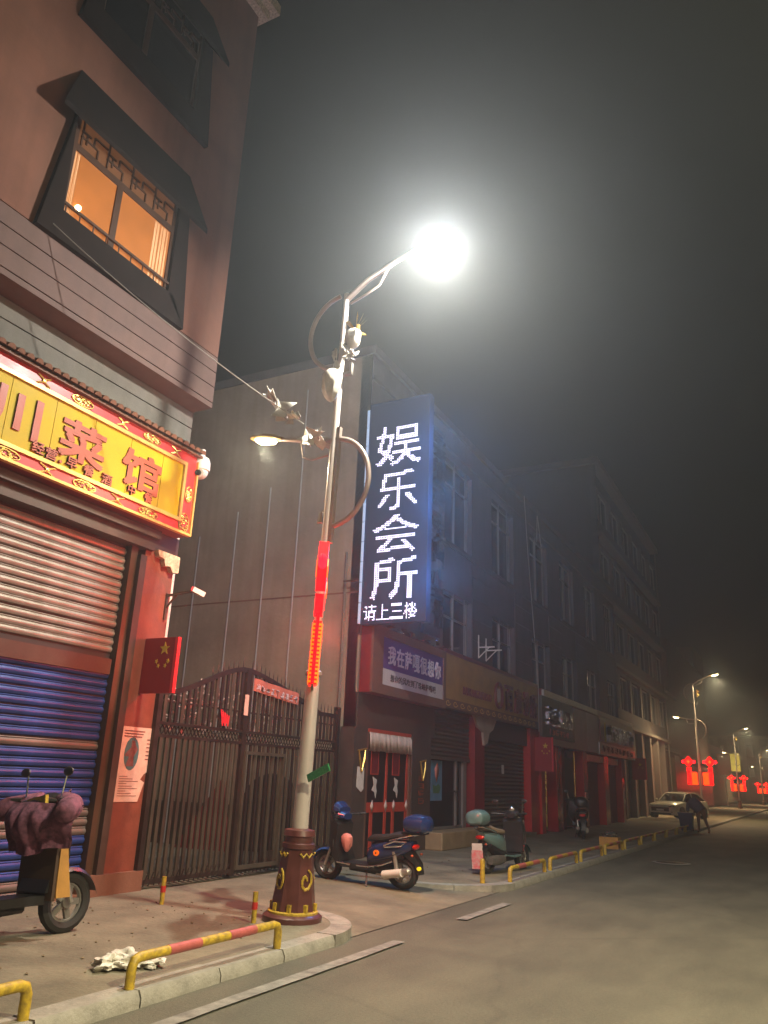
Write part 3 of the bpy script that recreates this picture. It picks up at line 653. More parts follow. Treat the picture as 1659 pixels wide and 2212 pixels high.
for k in range(12):
    a = 4*k
    for q in range(4): sh.f.append((a + q, a + (q+1) % 4, a + 4 + (q+1) % 4, a + 4 + q))
ob('cloth', sh, 'banner_red', bn)
rq = random.Random(5)
for k in range(9):
    y = 10.63 + k * .137; ob('character', pseudo(y, y + .1, bannerz(y) + .02, bannerz(y) + .12, facade(XG + .078), .004, rq, 7), 'white_letter', bn, smooth=False)
nt_ = solo('paper_notice', MB().box(-.003, .003, -.05, .05, -.16, .16), 'paper_pink', 'small pink paper strip hung on the middle post of the gate', 'notice', (XG + .06, 10.42, 2.62))
rg = MB()
for k in range(5): rg.bar((XG + .05, 9.82 + .05*k, 2.5 - .02*k), (XG + .06, 9.87 + .03*k, 2.26 + .04*(k % 2)), .03, .006)
solo('red_rag', MB().add([(p[0]-XG-.05, p[1]-9.9, p[2]-2.3) for p in rg.v], rg.f), 'flag_edge', 'torn red rag caught above the lattice band of the gate', 'rag', (XG + .05, 9.9, 2.3))

tw = MB(); q = random.Random(17)
for k in range(150):
    y = q.uniform(8.7, 11.9); z = q.uniform(2.1, 2.75); x = XG - q.uniform(.1, .5); a = q.uniform(0, PI); L_ = q.uniform(.1, .35)
    tw.bar((x, y, z), (x + q.uniform(-.1, .1), y + L_*math.cos(a), z + L_*math.sin(a)*.7), q.uniform(.006, .014))
for k in range(40):
    y = q.uniform(8.7, 11.9); z = q.uniform(2.05, 2.6); x = XG - q.uniform(.1, .4); tw.blob((x, y, z), (.03, q.uniform(.02, .06), q.uniform(.02, .07)), 3, 6, .5, k)
solo('dry_branches', MB().add([(a+8.2, b_-10.3, c-2.4) for a, b_, c in tw.v], tw.f), 'cloth_white', 'tangle of pale dry twigs and scraps behind the upper bars of the gate', 'branches', (-8.2, 10.3, 2.4), kind='stuff')
# ------------------------------------------------------------------ long building with the shops
B2 = thing('shop_building', 'three storey grey building with tall dark windows behind the blue lit vertical sign', 'building', (-8, 27, ZP))
Y0, Y1, H2 = 14.2, 40.2, 11.0
# gable wall facing the gate, with recesses for the facade windows
ob('gable_wall', MB().box(-22, -8.02, Y0, Y0 + .25, .085, H2), 'beige', B2)
ob('gable_plinth', MB().box(-22, -10.63, Y0 - .02, Y0, .085, .95), 'dark_wood', B2); ob('leaning_sheet', MB().prism([(-10.5, .09), (-11.9, .09), (-10.8, 1.5)], 'y', 13.7, 13.75), 'deep_red', B2)
ob('gable_joint', MB().box(-22, -8.02, Y0 - .012, Y0, 5.3, 5.33), 'wall_pink', B2)
ad = [(-9.9 + .72*math.cos(a), 1.0 + .6*math.sin(a)) for a in [PI*k/12 for k in range(13)]]
ob('arched_door', MB().prism([(-10.62, .09)] + ad[::-1] + [(-9.18, .09)], 'y', Y0 - .03, Y0), 'door_black', B2)
for x, zt in ((-12.6, 7), (-11.5, 7.5), (-10.6, 8), (-9.75, 10.4)):
    ob('conduit', MB().tube([(x, Y0 - .03, .1), (x, Y0 - .03, zt)], .018, 6), 'cable', B2)
ob('roof_parapet', MB().box(-22, -7.92, Y0 - .04, Y1, H2, H2 + .22), 'wall_b2', B2)
ob('downpipe', MB().tube([(-8.4, Y0 - .05, .1), (-8.4, Y0 - .05, 6.2)], .03, 8), 'wall_grey', B2)
wins = [(18.5, 20.5), (22.2, 24.3), (26.15, 28.25), (30.0, 32.1), (33.9, 36.0), (37.8, 39.8)]
edges = [Y0] + [e for ww in wins for e in ww] + [Y1]
wl = MB()
for a, b_ in zip(edges[0::2], edges[1::2]): wl.box(-8.3, -8.0, a, b_, 4.4, H2)
for a, b_ in wins: wl.box(-8.3, -8.0, a, b_, 10.1, H2).box(-8.3, -8.0, a, b_, 6.35, 7.7).box(-8.3, -8.0, a, b_, 4.4, 4.7)
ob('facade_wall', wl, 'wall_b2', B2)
ob('string_course', MB().box(-8.0, -7.94, Y0, Y1, 10.35, 10.43).box(-8.0, -7.95, Y0, Y1, 7.55, 7.62), 'wall_b2', B2)
# pale facing panels between the windows
for a, b_ in zip(edges[0::2], edges[1::2]):
    zz = 4.75
    while zz < 7.3 and b_ - a > .3:
        ob('facing_panel', MB().box(-8.0, -7.985, a + .03, b_ - .03, zz, zz + .58), 'wall_b2', B2); zz += .6
for a, b_ in wins:
    for zb, zt in ((7.7, 10.1), (4.7, 6.35)):
        wdo = ob('window', MB().box(-8.2, -8.14, a, a+.05, zb, zt).box(-8.2, -8.14, b_-.05, b_, zb, zt).box(-8.2, -8.14, a+.05, b_-.05, zt-.05, zt).box(-8.2, -8.14, a+.05, b_-.05, zb, zb+.05)
                .box(-8.2, -8.14, (a+b_)/2-.02, (a+b_)/2+.02, zb+.05, zt-.05).box(-8.2, -8.14, a+.05, b_-.05, zt-.65, zt-.6), 'win_frame', B2)
        ob('pane', MB().box(-8.19, -8.18, a+.05, (a+b_)/2-.02, zb+.05, zt-.05), 'glass_dark', wdo)
        ob('pane', MB().box(-8.19, -8.18, (a+b_)/2+.02, b_-.05, zb+.05, zt-.05), 'glass_dark', wdo)
        ob('window_bar', MB().bar((-8.02, a + .7, zb), (-8.02, a + .7, zt), .025).bar((-8.02, a + 1.5, zb), (-8.02, a + 1.5, zt), .025), 'win_frame', wdo)
        ob('sill', MB().box(-8.0, -7.93, a - .06, b_ + .06, zb - .09, zb), 'wall_b2', wdo)
# dark backing so that nothing shows through
ob('inner_wall', MB().box(-8.9, -8.32, Y0 + .25, Y1, .1, H2), 'stone_dark', B2)
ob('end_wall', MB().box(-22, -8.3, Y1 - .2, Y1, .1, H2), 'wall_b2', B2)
# ground floor of the building
ob('fascia', MB().box(-8.3, -7.98, Y0, 18.05, 2.55, 3.24).box(-8.3, -8.06, Y0, Y1, 3.24, 4.4), 'stone_dark', B2)
ob('stone_pier', MB().box(-8.3, -7.97, Y0 - .1, 14.64, .1, 2.55), 'stone_dark', B2)
ob('stone_pier', MB().box(-8.3, -7.97, 16.8, 17.82, .1, 2.55), 'stone_dark', B2)
ob('red_column', MB().box(-8.3, -7.94, 20.62, 21.35, .1, 3.3), 'deep_red', B2)
ob('red_column', MB().box(-8.3, -7.9, 25.4, 26.3, .1, 3.3), 'mirror_red', B2)
br2 = MB().prism([(20.4, 3.3), (22.2, 3.3), (21.9, 3.0), (21.6, 2.9), (21.45, 2.62), (21.2, 2.55), (21.1, 2.9), (20.7, 3.0)], 'x', -7.94, -7.88); ob('carved_bracket', br2, 'panel_pale', B2)
ob('step', MB().box(-8.1, -7.55, 17.6, 20.6, .1, .48), 'beige_step', B2, bevel=.02)
ob('step', MB().box(-8.1, -7.75, 21.35, 25.4, .1, .2), 'concrete', B2)

# the bar door
D = thing('bar_door', 'black and red double door under a white gathered cloth valance', 'door', (-8.02, 15.7, .2))
ob('door_frame', MB().box(-8.12, -7.99, 14.64, 14.75, .1, 2.55).box(-8.12, -7.99, 16.7, 16.8, .1, 2.55).box(-8.12, -7.99, 14.75, 16.7, 2.46, 2.55), 'sign_frame', D)
for a, b_ in ((14.76, 15.7), (15.74, 16.69)):
    lf = ob('door_leaf', MB().box(-8.08, -8.04, a, b_, .14, 2.46), 'door_black', D)
    ob('lower_stile', MB().box(-8.04, -8.025, a + .22, a + .34, .14, .93).box(-8.04, -8.025, b_ - .1, b_, .14, .93), 'door_red', lf)
    ob('middle_rail', MB().box(-8.04, -8.02, a, b_, .93, 1.12), 'door_red', lf)
    ob('upper_stile', MB().prism([(b_ - .1, 1.12), (b_, 1.12), (b_, 2.3), (b_ - .05, 2.3)], 'x', -8.04, -8.022), 'door_red', lf)
    ob('rosette', MB().add([(-8.015, a + .28, .92), (-8.015, a + .36, 1.05), (-8.015, a + .28, 1.18), (-8.015, a + .2, 1.05), (-7.995, a + .28, 1.05)], [(0,1,4),(1,2,4),(2,3,4),(3,0,4),(0,3,2,1)]), 'cloth_white', lf)
    ob('rosette', MB().add([(-8.015, b_ - .05, .92), (-8.015, b_ + .03, 1.05), (-8.015, b_ - .05, 1.18), (-8.015, b_ - .13, 1.05), (-7.995, b_ - .05, 1.05)], [(0,1,4),(1,2,4),(2,3,4),(3,0,4),(0,3,2,1)]), 'cloth_white', lf)
    ob('plaque', MB().box(-8.04, -8.032, a + .22, a + .52, 1.68, 2.12), 'maroon', lf)
    ob('plaque_rim', MB().box(-8.04, -8.028, a + .2, a + .22, 1.66, 2.14).box(-8.04, -8.028, a + .52, a + .54, 1.66, 2.14).box(-8.04, -8.028, a + .22, a + .52, 1.66, 1.68).box(-8.04, -8.028, a + .22, a + .52, 2.12, 2.14), 'door_red', lf)
    q = random.Random(int(a * 10))
    ob('sticker', MB().prism([(a + .3 + q.uniform(-.04, .04), 1.62), (a + .5, 1.56), (a + .46, 1.44), (a + .5, 1.34), (a + .46, 1.2), (a + .4, 1.32), (a + .28, 1.36), (a + .36, 1.46)], 'x', -8.04, -8.034), 'paper_w', lf)
vl = thing('door_valance', 'white gathered cloth valance hung over the bar door', 'curtain', (-7.95, 15.7, 2.5))
vm = MB(); n_ = 64
for k in range(n_ + 1):
    y = 14.72 + 1.95*k/n_; x = -7.95 + .022*math.sin(k*1.9) + .012*math.sin(k*.73)
    vm.v += [(-7.97, y, 2.5), (x, y, 2.42), (x + .01*math.sin(k), y, 2.12 + .03*noise.noise(Vector((k*.21, 3, 0)))), (x - .012, y, 2.14)]
for k in range(n_):
    a = 4*k
    for q in range(3): vm.f.append((a+q, a+q+1, a+q+5, a+q+4))
ob('cloth', vm, 'cloth_white', vl); ob('red_hem', MB().box(-7.99, -7.96, 14.7, 16.7, 2.49, 2.56), 'door_red', vl)
def harp(yc, zt, lab):
    t = thing('horn_ornament', lab, 'wall ornament', (-7.95, yc, zt - .2), group='gold horn ornaments beside the bar door')
    ob('horn', MB().tube([(-7.95, yc - .14, zt), (-7.94, yc - .09, zt - .2), (-7.94, yc - .02, zt - .42)], [.014, .022, .016], 6).tube([(-7.95, yc + .13, zt + .02), (-7.94, yc + .09, zt - .16), (-7.94, yc - .01, zt - .42)], [.012, .024, .018], 6), 'gold', t)
    ob('cross_bar', MB().bar((-7.95, yc - .16, zt - .02), (-7.95, yc + .17, zt + .03), .03), 'gold', t)
harp(14.42, 2.12, 'gold V shaped horn ornament left of the bar door, above a white notice')
harp(17.35, 2.0, 'gold V shaped horn ornament on the pier right of the bar door')
solo('paper_notice', MB().prism([(-.15, -.2), (.05, -.3), (.14, -.24), (.15, .16), (-.13, .18)], 'x', -.003, .003), 'paper_w', 'white paper notice with a torn corner left of the bar door', 'notice', (-7.96, 14.4, 1.62))
pw = thing('painted_notice', 'faint red writing painted on the dark pier right of the bar door', 'notice', (-7.965, 17.3, 1.3))
rq = random.Random(8)
for k in range(4): ob('character', pseudo(17.17, 17.45, 1.56 - .16*k, 1.68 - .16*k, facade(-7.97), .003, rq, 8), 'letter_red', pw, smooth=False)
# bar sign
BS = thing('bar_sign', 'violet and white sign board with Chinese lettering above the bar door', 'shop sign', (-7.9, 16.1, 3.24))
ob('side_box', MB().box(-7.98, -7.74, 14.22, 18.03, 3.24, 4.62), 'deep_red', BS)
ob('frame', MB().box(-7.74, -7.69, 14.22, 14.68, 3.24, 4.62).box(-7.74, -7.69, 14.68, 18.03, 3.24, 3.44).box(-7.74, -7.69, 14.68, 18.03, 4.44, 4.62).box(-7.74, -7.69, 17.88, 18.03, 3.44, 4.44), 'sign_frame', BS)
ob('violet_panel', MB().box(-7.74, -7.72, 14.68, 17.88, 3.78, 4.44), 'purple', BS)
ob('white_panel', MB().box(-7.74, -7.715, 14.68, 17.88, 3.44, 3.78), 'white_sheet', BS)
row('character', '我在萨嘎很想你', 14.95, 17.74, 3.9, 4.28, facade(-7.72), 'white_letter', BS, .012, .16, .02)
row('small_character', '想你的风吹到了珠峰萨嘎吧', 15.08, 17.45, 3.54, 3.69, facade(-7.715), 'dark_letter', BS, .006, .12, .01)
fo = MB(); q = random.Random(9)
for k in range(34):
    y = q.uniform(14.3, 18.2); x = q.uniform(-7.95, -7.6); z = 4.63 + q.uniform(0, .1)
    fo.bar((x, y, z), (x + q.uniform(-.15, .15), y + q.uniform(-.3, .3), z + q.uniform(-.01, .12)), q.uniform(.03, .12), .008)
solo('foil_strips', MB().add([(a+7.8, b_-16, c-4.63) for a, b_, c in fo.v], fo.f), 'foil', 'crumpled silver foil strips lying along the top of the violet bar sign', 'foil', (-7.8, 16, 4.63), kind='stuff')

# the LED blade sign
L = thing('led_sign', 'tall navy blade sign with glowing white dotted Chinese characters', 'illuminated sign', (-7.2, 14.05, 4.6))
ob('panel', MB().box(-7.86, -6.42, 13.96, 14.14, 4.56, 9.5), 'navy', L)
for k in range(11): ob('edge_tube', MB().box(-7.93, -7.87, 13.93, 13.99, 4.58 + .44*k, 5.0 + .44*k), 'edge_glow', L)
for z_ in (5.4, 7.0, 8.4):  # point lights added in open air beside the sign for blue spill
    ll = bpy.data.lights.new('added_sign_glow', 'POINT'); ll.energy = LEDW; ll.color = (.16, .42, 1.0); ll.shadow_soft_size = .45
    lo_ = bpy.data.objects.new('added_sign_glow', ll); lo_.matrix_basis = wmat(L).inverted() @ Matrix.Translation((-6.0, 13.75, z_)); link(lo_, L)
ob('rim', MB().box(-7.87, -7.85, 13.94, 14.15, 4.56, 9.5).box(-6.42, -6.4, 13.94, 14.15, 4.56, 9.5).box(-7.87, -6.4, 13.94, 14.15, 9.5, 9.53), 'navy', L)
ob('wall_strut', MB().bar((-8.0, 14.16, 5.2), (-7.0, 14.16, 5.2), .04).bar((-8.0, 14.16, 8.6), (-7.0, 14.16, 8.6), .04).bar((-8.35, 14.0, 5.52), (-7.9, 13.98, 5.5), .035), 'frame_dark', L)
def dots(ch, x0, x1, z0, z1, pitch, r, bold):
    vs, ts, fs = text_tris(ch, bold); mb = MB(); seen = set()
    P2 = [(x0 + (x1-x0)*v.x, z0 + (z1-z0)*v.y) for v in vs]
    for t in ts:
        (ax, az), (bx, bz), (cx, cz) = (P2[i] for i in t)
        dd = (bz-cz)*(ax-cx) + (cx-bx)*(az-cz)
        if abs(dd) < 1e-9: continue
        for i in range(int((min(ax,bx,cx)-x0)/pitch) - 1, int((max(ax,bx,cx)-x0)/pitch) + 2):
            for j in range(int((min(az,bz,cz)-z0)/pitch) - 1, int((max(az,bz,cz)-z0)/pitch) + 2):
                px, pz = x0 + i*pitch, z0 + j*pitch
                u = ((bz-cz)*(px-cx) + (cx-bx)*(pz-cz))/dd; v_ = ((cz-az)*(px-cx) + (ax-cx)*(pz-cz))/dd
                if u >= -1e-3 and v_ >= -1e-3 and u + v_ <= 1.001: seen.add((i, j))
    for i, j in sorted(seen):
        px, pz = x0 + i*pitch, z0 + j*pitch
        mb.add([(px + r*math.cos(PI/3*k), 13.945, pz + r*math.sin(PI/3*k)) for k in range(6)] + [(px, 13.935, pz)], [(k, (k+1) % 6, 6) for k in range(6)])
    return mb
for ch, z0, z1, a, b_ in (('娱', 7.98, 8.9, -7.66, -6.6), ('乐', 6.98, 7.84, -7.6, -6.66), ('会', 6.03, 6.86, -7.66, -6.62), ('所', 5.06, 5.92, -7.66, -6.6)):
    o = ob('dotted_character', dots(ch, a, b_, z0, z1, .04, .0145, .01), 'led_dot', L, smooth=False)
for k, ch in enumerate('请上三楼'):
    ob('small_dotted_character', dots(ch, -7.8 + .305*k, -7.52 + .305*k, 4.64, 4.94, .03, .0125, .014), 'led_dot', L, smooth=False)
# vertical foil letters on the facade
V = thing('vertical_sign', 'tall column of silver foil letters fixed to the facade right of the blue lit sign', 'shop sign', (-7.95, 17.5, 5.0))
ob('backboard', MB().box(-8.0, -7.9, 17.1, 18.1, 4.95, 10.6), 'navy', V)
rq = random.Random(12)
for k in range(7):
    ob('foil_letter', pseudo(17.18, 18.0, 9.75 - .76*k, 10.4 - .76*k, facade(-7.9), .13, rq, 8), 'foil', V, smooth=False)

# gold sign shop
GS = thing('clinic_sign', 'long dull gold sign board with maroon raised characters and a round emblem', 'shop sign', (-7.85, 22, 3.3))
ob('sheet', MB().box(-7.98, -7.76, 18.12, 25.86, 3.52, 4.62), 'gold_sheet', GS)
ob('red_band', MB().box(-7.98, -7.75, 18.12, 25.86, 3.3, 3.518), 'sign_frame', GS)
ob('top_band', MB().box(-7.98, -7.74, 18.1, 25.88, 4.622, 4.72), 'maroon', GS)
for ch, a in zip('百康诊所', (22.55, 23.4, 24.25, 25.0)):
    ob('character', text_mb(ch, a, a + .62, 3.62, 4.32, facade(-7.76), .06, .03), 'maroon', GS, smooth=False)
ob('emblem', MB().tube([(-7.74, 22.0 + .3*math.cos(2*PI*k/20), 3.97 + .34*math.sin(2*PI*k/20)) for k in range(21)], .05, 6), 'maroon', GS)
ob('emblem_disc', MB().prism([(22.0 + .16*math.cos(2*PI*k/16), 3.97 + .2*math.sin(2*PI*k/16)) for k in range(16)], 'x', -7.76, -7.74), 'white_sheet', GS)
row('latin_letter', 'BAIKANGZHENSUO', 19.3, 21.4, 3.72, 3.92, facade(-7.76), 'maroon', GS, .02, .12, .0)
rq = random.Random(14)
sc = MB()
for k in range(16):
    y = 18.3 + k*.47; sc.tube([(-7.748, y + .14*math.cos(a)*(.4 + a/8), 3.41 + .06*math.sin(a)) for a in [PI*2*t/8 for t in range(9)]], .008, 4)
ob('scrollwork', sc, 'gold_trim', GS)
# half open shutter and glass door
HS = thing('half_open_shutter', 'half raised brown roller shutter above the glass clinic door', 'roller shutter', (-8.1, 19.2, 2.1))
sm = slat_mesh('slat', 'slat_dark', 2.7, .1)
for k in range(11): inst('slat', sm, HS, (-8.12, 17.86, 2.16 + .1*k))
ob('bottom_rail', MB().box(-8.14, -8.06, 17.86, 20.58, 2.08, 2.16), 'slat_dark', HS)
GD = thing('glass_door', 'aluminium framed glass door with a blue poster under the half raised shutter', 'door', (-8.15, 19.2, .48))
ob('door_frame', MB().box(-8.2, -8.12, 17.86, 17.94, .48, 2.1).box(-8.2, -8.12, 19.75, 19.84, .48, 2.1).box(-8.22, -8.1, 20.2, 20.42, .48, 2.1).box(-8.2, -8.12, 17.94, 20.2, .48, .54), 'win_frame', GD)
ob('glass', MB().box(-8.17, -8.16, 17.94, 19.75, .54, 2.1).box(-8.17, -8.16, 19.84, 20.2, .54, 2.1), 'glass_dark', GD)
ob('handle', MB().box(-8.12, -8.08, 19.6, 19.72, 1.33, 1.37), 'chrome', GD)
bpz = thing('poster', 'tall blue poster with a pink figure above green leaves on the glass door', 'poster', (-8.15, 18.6, 1.1))
ob('sheet', MB().box(-8.157, -8.15, 18.25, 18.92, 1.13, 2.06), 'blue_poster', bpz)
ob('pink_figure', MB().prism([(18.58, 1.55), (18.7, 1.72), (18.74, 1.85), (18.6, 2.02), (18.46, 1.85), (18.48, 1.72)], 'x', -8.15, -8.147), 'pink_bag', bpz)
ob('green_leaves', MB().prism([(18.4, 1.3), (18.75, 1.3), (18.84, 1.44), (18.7, 1.52), (18.55, 1.46), (18.36, 1.5)], 'x', -8.15, -8.147), 'green_print', bpz)
CS = thing('roller_shutter', 'closed dark brown roller shutter between two deep red columns under the gold sign', 'roller shutter', (-8.1, 23.4, .2))
sm2 = slat_mesh('slat', 'slat_dark', 3.9, .11)
for k in range(23): inst('slat', sm2, CS, (-8.14, 21.42, .2 + .11*k))
ob('shutter_box', MB().box(-8.14, -8.0, 21.36, 25.4, 2.74, 3.28), 'stone_dark', CS)
ob('stickers', MB().box(-8.1, -8.09, 23.2, 23.4, 1.85, 2.1), 'paper_w', CS)
flagboard('red board with yellow stars between the gold sign and the glossy red shop front', -7.9, -7.3, 2.0, 3.05, 25.9, (-7.55, 2.78), ((-7.66, 2.62), (-7.6, 2.55), (-7.5, 2.55), (-7.42, 2.62)), .1)
# wall brackets and dangling cable
wb = thing('wall_bracket', 'pair of empty white angle brackets on the wall above the gold sign', 'bracket', (-7.98, 21.4, 5.2))
for y in (21.0, 21.6):
    ob('angle', MB().bar((-7.98, y, 4.9), (-7.98, y, 5.55), .04).bar((-7.98, y, 5.2), (-7.5, y, 5.2), .035).bar((-7.98, y, 4.9), (-7.65, y, 5.2), .025), 'white_plastic', wb)
cb = MB().tube([(-7.9, 25.3, 11.2), (-7.82, 25.35, 9), (-7.72, 25.5, 6.5), (-7.66, 25.65, 4.6), (-7.66, 25.6, 3.2)], .012, 5)
solo('hanging_cable', MB().add([(a+7.9, b_-25.3, c-3.2) for a, b_, c in cb.v], cb.f), 'cable', 'thin pale cable hanging from the roof edge down past the gold sign', 'cable', (-7.9, 25.3, 3.2))
cb = MB().tube([(-7.95, 27.0, 11.1), (-7.9, 27.3, 9.6)], .015, 5).tube([(-7.95, 27.0, 11.1), (-7.9, 26.7, 9.9)], .015, 5)
solo('roof_cable', MB().add([(a+7.95, b_-27, c-9.6) for a, b_, c in cb.v], cb.f), 'cable', 'short forked cable at the roof edge above the third window column', 'cable', (-7.95, 27, 9.6))

# red shop
RS = thing('red_shop_sign', 'long pale panelled sign with silver lettering over the glossy red shop front', 'shop sign', (-7.8, 34, 2.88))
ob('body', MB().box(-7.98, -7.76, 26.32, 41.7, 2.88, 4.66), 'deep_red', RS)
ob('top_trim', MB().box(-7.76, -7.68, 26.35, 34.1, 4.42, 4.62), 'silver', RS)
ob('top_trim', MB().box(-7.76, -7.7, 34.1, 41.7, 4.44, 4.64), 'panel_pale', RS)
ob('mirror_panel', MB().box(-7.76, -7.66, 26.0, 30.1, 3.1, 4.4), 'panel_grey', RS)
ob('plain_panel', MB().box(-7.76, -7.7, 30.12, 32.2, 2.9, 4.38), 'panel_pale', RS)
ob('plain_panel', MB().box(-7.76, -7.7, 32.22, 34.1, 2.9, 4.38), 'white_sheet', RS)
ob('lower_trim', MB().box(-7.76, -7.68, 26.3, 30.1, 2.88, 3.08), 'panel_pale', RS)
ob('letter_board', MB().box(-7.76, -7.7, 34.14, 41.7, 3.36, 4.42), 'panel_pale', RS)
ob('silver_board', MB().box(-7.76, -7.66, 34.14, 41.7, 2.88, 3.34), 'silver', RS)
rq = random.Random(21)
for k in range(4): ob('foil_letter', pseudo(26.6 + .82*k, 27.25 + .82*k, 3.5, 4.1, facade(-7.66), .06, rq, 9), 'foil', RS, smooth=False)
for k in range(6): ob('red_letter', pseudo(26.7 + .45*k, 27.0 + .45*k, 3.2, 3.38, facade(-7.66), .02, rq, 7), 'letter_red', RS, smooth=False)
ob('emblem', MB().box(-7.7, -7.66, 34.4, 35.1, 3.42, 4.3), 'maroon', RS)
ob('emblem_band', MB().box(-7.7, -7.655, 35.15, 35.45, 3.42, 4.2), 'sign_yellow', RS)
for k in range(6): ob('foil_letter', pseudo(35.7 + .95*k, 36.45 + .95*k, 3.45, 4.15, facade(-7.7), .14, rq, 8), 'foil', RS, smooth=False)
for k in range(8): ob('small_letter', pseudo(34.5 + .85*k, 35.0 + .85*k, 3.0, 3.24, facade(-7.66), .04, rq, 8), 'frame_dark', RS, smooth=False)
RF = B2
ob('shop_glass', MB().box(-8.3, -8.2, 26.3, 41.5, .1, 2.9), 'glass_dark', RF)
for a, b_ in ((26.3, 26.7), (28.1, 28.8), (31.9, 32.5), (35.5, 36.3), (39.1, 39.6)):
    ob('column', MB().box(-8.2, -7.82, a, b_, .1, 2.88), 'mirror_red', RF, bevel=.015)
for a, b_ in ((28.9, 30.2), (33.6, 35.4), (36.5, 39.0), (29.0, 29.4)):
    if a != 29.0: ob('red_panel', MB().box(-8.2, -8.1, a, b_, .1, 2.88), 'deep_red', RF)
for y in (27.55, 31.4, 33.3): ob('brass_rod', MB().tube([(-8.05, y, .2), (-8.05, y, 2.8)], .03, 8), 'brass', RF)
ob('lintel', MB().box(-8.1, -7.85, 32.0, 38.5, 2.55, 2.8), 'silver', RF)
ob('shop_door', MB().box(-8.19, -8.15, 30.3, 31.8, .2, 2.6), 'slat_dark', RF); ob('shop_door', MB().box(-8.19, -8.15, 26.8, 27.4, .2, 2.8), 'slat_dark', RF)
flagboard('red board with five yellow stars at the far end of the glossy red shop front', -7.9, -7.2, 2.0, 3.0, 42.0, (-7.5, 2.7), ((-7.6, 2.55), (-7.4, 2.55)), .1)

# ------------------------------------------------------------------ tall building
B3 = thing('tower_block', 'tall dark block with pale floor ledges behind the shop building', 'building', (-8.6, 50, 0))
XT = -8.62; T0, T1, HT = 40.3, 59.2, 18.2
ob('side_wall', MB().box(-14.6, XT, T0, T0 + .3, .1, HT), 'b3_wall', B3)
ob('body', MB().box(-14.6, XT - .3, T0 + .3, T1, .1, HT), 'b3_wall', B3)
ob('roof_edge', MB().box(-14.9, XT + .25, T0 - .25, T1 + .2, HT, HT + .35), 'b3_band', B3)
ob('corner_pipe', MB().tube([(-14.3, T0 - .08, .2), (-14.3, T0 - .08, HT)], .07, 6), 'b3_band', B3)
for zb in (4.6, 7.6, 10.9, 14.2):
    ob('floor_ledge', MB().box(XT - .3, XT + .22, T0, T1, zb, zb + .16), 'b3_band', B3)
    ob('spandrel', MB().box(XT - .3, XT, T0, T1, zb + .16, zb + .95), 'b3_wall', B3)
    ob('head_band', MB().box(XT - .3, XT, T0, T1, zb + 2.75, zb + 3.0), 'b3_wall', B3)
    n_ = 6; wd = (T1 - T0) / n_
    for k in range(n_):
        a = T0 + k*wd
        ob('mullion_pier', MB().box(XT - .3, XT + .02, a, a + .5, zb + .95, zb + 2.75), 'b3_band', B3)
        wdo = ob('window', MB().box(XT - .2, XT - .14, a + .5, a + .56, zb + .95, zb + 2.75).box(XT - .2, XT - .14, a + wd/2 + .22, a + wd/2 + .28, zb + .95, zb + 2.75).box(XT - .2, XT - .14, a + wd - .06, a + wd, zb + .95, zb + 2.75).box(XT - .21, XT - .15, a + .5, a + wd, zb + .95, zb + 1.02).box(XT - .21, XT - .15, a + .5, a + wd, zb + 2.68, zb + 2.75), 'win_frame', B3)
        ob('pane', MB().box(XT - .22, XT - .2, a + .5, a + wd, zb + .95, zb + 2.75), 'glass_dark', wdo)
for k in range(7):
    a = T0 + .4 + k*2.7; ob('shop_pier', MB().box(XT - .3, XT + .1, a, a + .45, .1, 4.6), 'b3_band', B3)
    if k < 6: ob('shop_bay', MB().box(XT - .3, XT - .22, a + .45, a + 2.7, .1, 4.6), 'slat_dark' if k % 2 else 'b5_wall', B3)
ob('downpipe', MB().tube([(XT + .1, T1 - .3, .2), (XT + .1, T1 - .3, HT)], .05, 6), 'b3_band', B3)

# far buildings
B4 = thing('gabled_house', 'low house with a pale sloping gable beyond the tall dark block', 'building', (-9.5, 63, 0))
ob('wall', MB().box(-16, -8.9, 59.5, 66.5, .1, 8.2), 'b5_wall', B4)
ob('pale_gable', MB().prism([(-12.5, 11.8), (-10.9, 12.2), (-9.0, 9.6), (-9.6, 8.4), (-8.95, 7.9), (-12.5, 8.2)], 'y', 59.45, 59.7), 'b4_wall', B4)
ob('ledge', MB().box(-16, -8.7, 59.4, 66.5, 8.2, 8.4), 'b3_band', B4); ob('ledge', MB().box(-9, -8.75, 59.5, 66.5, 4.2, 4.4), 'b3_band', B4)
ob('shop_panel', MB().box(-8.9, -8.86, 61.2, 63.6, .3, 3.8), 'b4_wall', B4)
ob('shop_panel', MB().box(-8.9, -8.86, 63.7, 66.2, .3, 4.0), 'maroon', B4)
B5 = thing('dark_long_house', 'long unlit dark house beyond the pale gabled house', 'building', (-9.5, 78, 0))
ob('wall', MB().box(-18, -9.3, 66.6, 92, .1, 13.2), 'b5_wall', B5)
ob('tower_slab', MB().box(-18, -9.2, 84, 92, 13.2, 15.2), 'b5_wall', B5)
ob('shop_front', MB().box(-9.3, -9.2, 67, 91, .3, 3.6), 'maroon', B5)
ob('ledge', MB().box(-9.3, -9.0, 66.6, 92, 4.0, 4.25), 'b3_band', B5)
B6 = thing('end_building', 'pale building with tall piers closing the far end of the street', 'building', (-10, 150, 0))
ob('wall', MB().box(-18, -2.5, 150, 156, .1, 10.2), 'b5_wall', B6)
ob('roof_edge', MB().box(-18.3, -2.2, 149.7, 156, 10.2, 10.6), 'b6_wall', B6)
for k in range(7): ob('pier', MB().box(-16.5 + 2.1*k, -15.8 + 2.1*k, 149.7, 150, .1, 10.2), 'b6_wall', B6)
for k in range(6):
    for zb in (4.0, 7.2): ob('window', MB().box(-15.6 + 2.1*k, -14.7 + 2.1*k, 149.85, 149.99, zb, zb + 1.9), 'glass_dark', B6)
